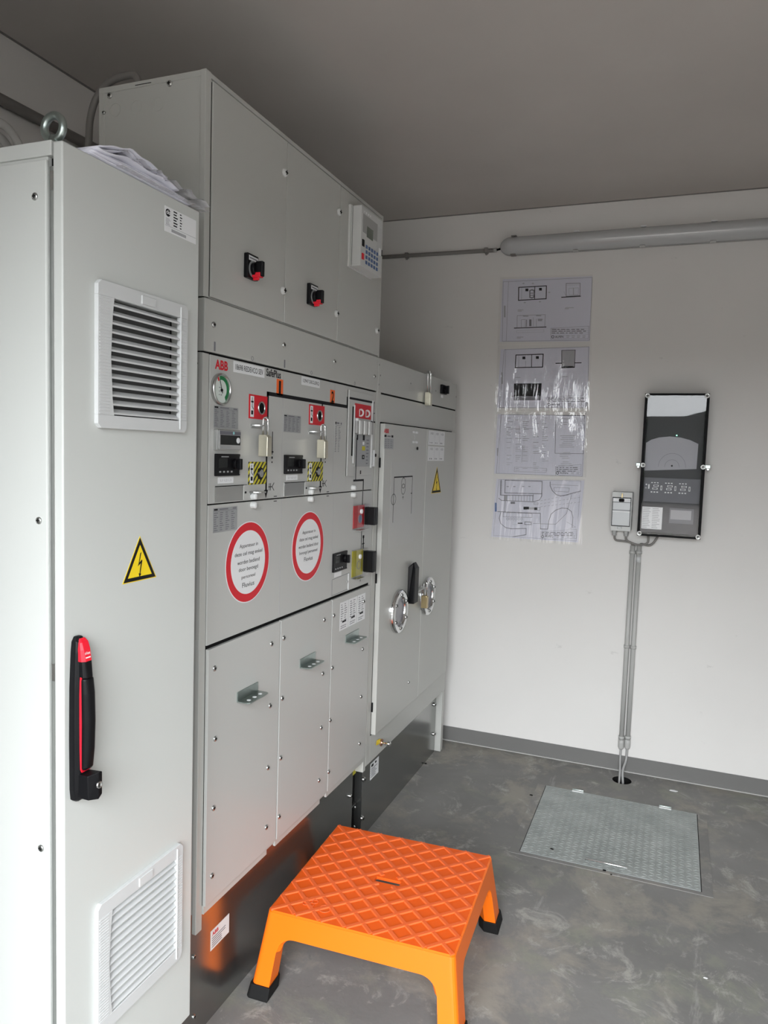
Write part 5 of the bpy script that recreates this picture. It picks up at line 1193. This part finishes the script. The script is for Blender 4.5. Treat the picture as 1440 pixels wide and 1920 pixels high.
# raised diamond grid
hx, hy = HXs-.006, HYs-.006; K = 7; pitch = 2*hx/K
def ridge(p0, p1, w=.0075, h=.0022):
    d = Vector((p1[0]-p0[0], p1[1]-p0[1])); L_ = d.length
    if L_ < .002: return
    d /= L_; nn = Vector((-d.y, d.x)); e0 = ST-.002; e1 = ST+h
    q2.add([(p0[0]-nn.x*w, p0[1]-nn.y*w, e0), (p1[0]-nn.x*w, p1[1]-nn.y*w, e0), (p1[0]+nn.x*w, p1[1]+nn.y*w, e0), (p0[0]+nn.x*w, p0[1]+nn.y*w, e0),
            (p0[0]-nn.x*w*.6, p0[1]-nn.y*w*.6, e1), (p1[0]-nn.x*w*.6, p1[1]-nn.y*w*.6, e1), (p1[0]+nn.x*w*.6, p1[1]+nn.y*w*.6, e1), (p0[0]+nn.x*w*.6, p0[1]+nn.y*w*.6, e1)],
           [(4, 5, 6, 7), (0, 1, 5, 4), (1, 2, 6, 5), (2, 3, 7, 6), (3, 0, 4, 7)], 'stool_ridge')
q2 = MB(FS); sxk = hy/hx
for s_ in (1, -1):
    for i in range(-K, K+1):
        c = i*pitch+pitch*.5*0
        # line u - s*v = c in normalised (a, b/sxk) space
        lo = max(-hx, -hx+c if c > 0 else -hx); seg = []
        for k in range(161):
            a = -hx+2*hx*k/160; v = (a-c)*s_
            if abs(v) <= hx: seg.append((a, v*sxk))
        runs = []; cur = []
        for p in seg:
            if abs(p[0]) < sxh+.008 and abs(p[1]) < syh+.008:
                if len(cur) > 1: runs.append(cur)
                cur = []
            else: cur.append(p)
        if len(cur) > 1: runs.append(cur)
        for rn in runs: ridge(rn[0], rn[-1], h=.0022 if s_ > 0 else .0019)
q2.build('tread_ridge', st)
deck = q.build('step_top', st, fix=False)
# aprons between the legs, arched where they run into them; legs flush with the aprons on the splayed outline
TX_, TY_ = .815, .735
def apron(side):
    q = MB(FS); zt_ = ST-.004; zl = ST-.060; secs = []; tm = TX_ if side in 'nf' else TY_
    xs = [-1+.25*i/10 for i in range(10)]+[-.75+1.5*i/12 for i in range(13)]+[.75+.25*(i+1)/10 for i in range(10)]
    for x in xs:
        t = x*tm
        def pt(z, ins):
            ox, oy = outer(z); ox -= ins; oy -= ins
            return {'n': (t*ox, -oy, z), 'f': (-t*ox, oy, z), 'l': (-ox, -t*oy, z), 'r': (ox, t*oy, z)}[side]
        e_ = max(0, (abs(x)-.80)/.20); zb_ = zl-.040*(1-math.sqrt(max(0, 1-e_*e_)))
        secs.append([pt(zt_, .010), pt(zt_, 0), pt(zb_, 0), pt(zb_, .010)])
    q.loft(secs, 'stool_orange'); return q.build('apron', st, fix=True)
for s_ in 'nflr': apron(s_)
for ax, ay in ((-1, -1), (1, -1), (1, 1), (-1, 1)):
    def sec(z, grow=0.0, r_=.014):
        ox, oy = outer(z); ix, iy = TX_*ox-grow, TY_*oy-grow; ox += grow; oy += grow
        P = [(ox-r_+r_*math.sin(a_), oy-r_+r_*math.cos(a_)) for a_ in [math.pi/2*i/4 for i in range(5)]]
        P += [(ox, iy), (ix+.018, iy), (ix, iy+.022), (ix, oy)]
        P = [(a*ax, b*ay, z) for a, b in P]
        return P if ax*ay > 0 else P[::-1]
    q = MB(FS); q.loft([sec(.022), sec(ST-.05), sec(ST-.004)], 'stool_orange'); lg = q.build('leg', st, fix=True)
    q = MB(FS); q.loft([sec(0, .004, .010), sec(.004, .0055, .010), sec(.036, .004, .010)], 'rubber'); lab(q.build('rubber_foot', lg, .0015, 2, fix=True), 'black rubber foot')
# moulded medallion in the near left of the tread
q = MB(FS)
for i in range(5):
    t = 2*math.pi*i/5+.3; q.ring(-.165+.014*math.cos(t), -.175+.014*math.sin(t), .008, .0012, ST+.001, 'stool_ridge', 16, 5)
q.ring(-.115, -.19, .016, .0014, ST+.001, 'stool_ridge', 20, 5); q.build('moulded_emblem', st)

# =================================================================== light
SKY_LOBE, SKY_BASE = 17.5, 3.3
w = bpy.data.worlds.new('World'); sc.world = w; w.use_nodes = True; nt = w.node_tree; bg = nt.nodes['Background']
# overcast sky, plus an added bright lobe behind camera to light the back wall
tc = nt.nodes.new('ShaderNodeTexCoord'); vm = nt.nodes.new('ShaderNodeVectorMath'); vm.operation = 'DOT_PRODUCT'
vm.inputs[1].default_value = Vector((.12, -1, .55)).normalized()
nt.links.new(tc.outputs['Generated'], vm.inputs[0])
mr = nt.nodes.new('ShaderNodeMath'); mr.operation = 'MAXIMUM'; mr.inputs[1].default_value = 0; nt.links.new(vm.outputs['Value'], mr.inputs[0])
pw = nt.nodes.new('ShaderNodeMath'); pw.operation = 'POWER'; pw.inputs[1].default_value = 5; nt.links.new(mr.outputs[0], pw.inputs[0])
ma = nt.nodes.new('ShaderNodeMath'); ma.operation = 'MULTIPLY_ADD'; ma.inputs[1].default_value = SKY_LOBE; ma.inputs[2].default_value = SKY_BASE; nt.links.new(pw.outputs[0], ma.inputs[0])
bg.inputs[0].default_value = (.965, 1.0, 1.03, 1); nt.links.new(ma.outputs[0], bg.inputs[1])
la = bpy.data.lights.new('doorway_daylight', 'AREA'); la.shape = 'RECTANGLE'; la.size = OX1-OX0; la.size_y = OZ; la.cycles.is_portal = True
lo = bpy.data.objects.new('doorway_daylight', la); COL.objects.link(lo); lo.location = ((OX0+OX1)/2, YF-.21, OZ/2); lo.rotation_euler = (math.radians(90), 0, math.radians(0))

# =================================================================== camera + view
cam = bpy.data.cameras.new('Camera'); co = bpy.data.objects.new('Camera', cam); COL.objects.link(co); sc.camera = co
cam.sensor_fit = 'VERTICAL'; cam.sensor_height = 36; cam.lens = 36*FPX/1920; cam.clip_start = .02; cam.clip_end = 200
co.matrix_world = Matrix(((CR.x, CU.x, -CF.x, CP.x), (CR.y, CU.y, -CF.y, CP.y), (CR.z, CU.z, -CF.z, CP.z), (0, 0, 0, 1)))
sc.view_settings.view_transform = 'Standard'; sc.view_settings.look = 'None'; sc.view_settings.gamma = 1; sc.view_settings.use_curve_mapping = False
sc.view_settings.exposure = 0.0
sc.cycles.use_denoising = True
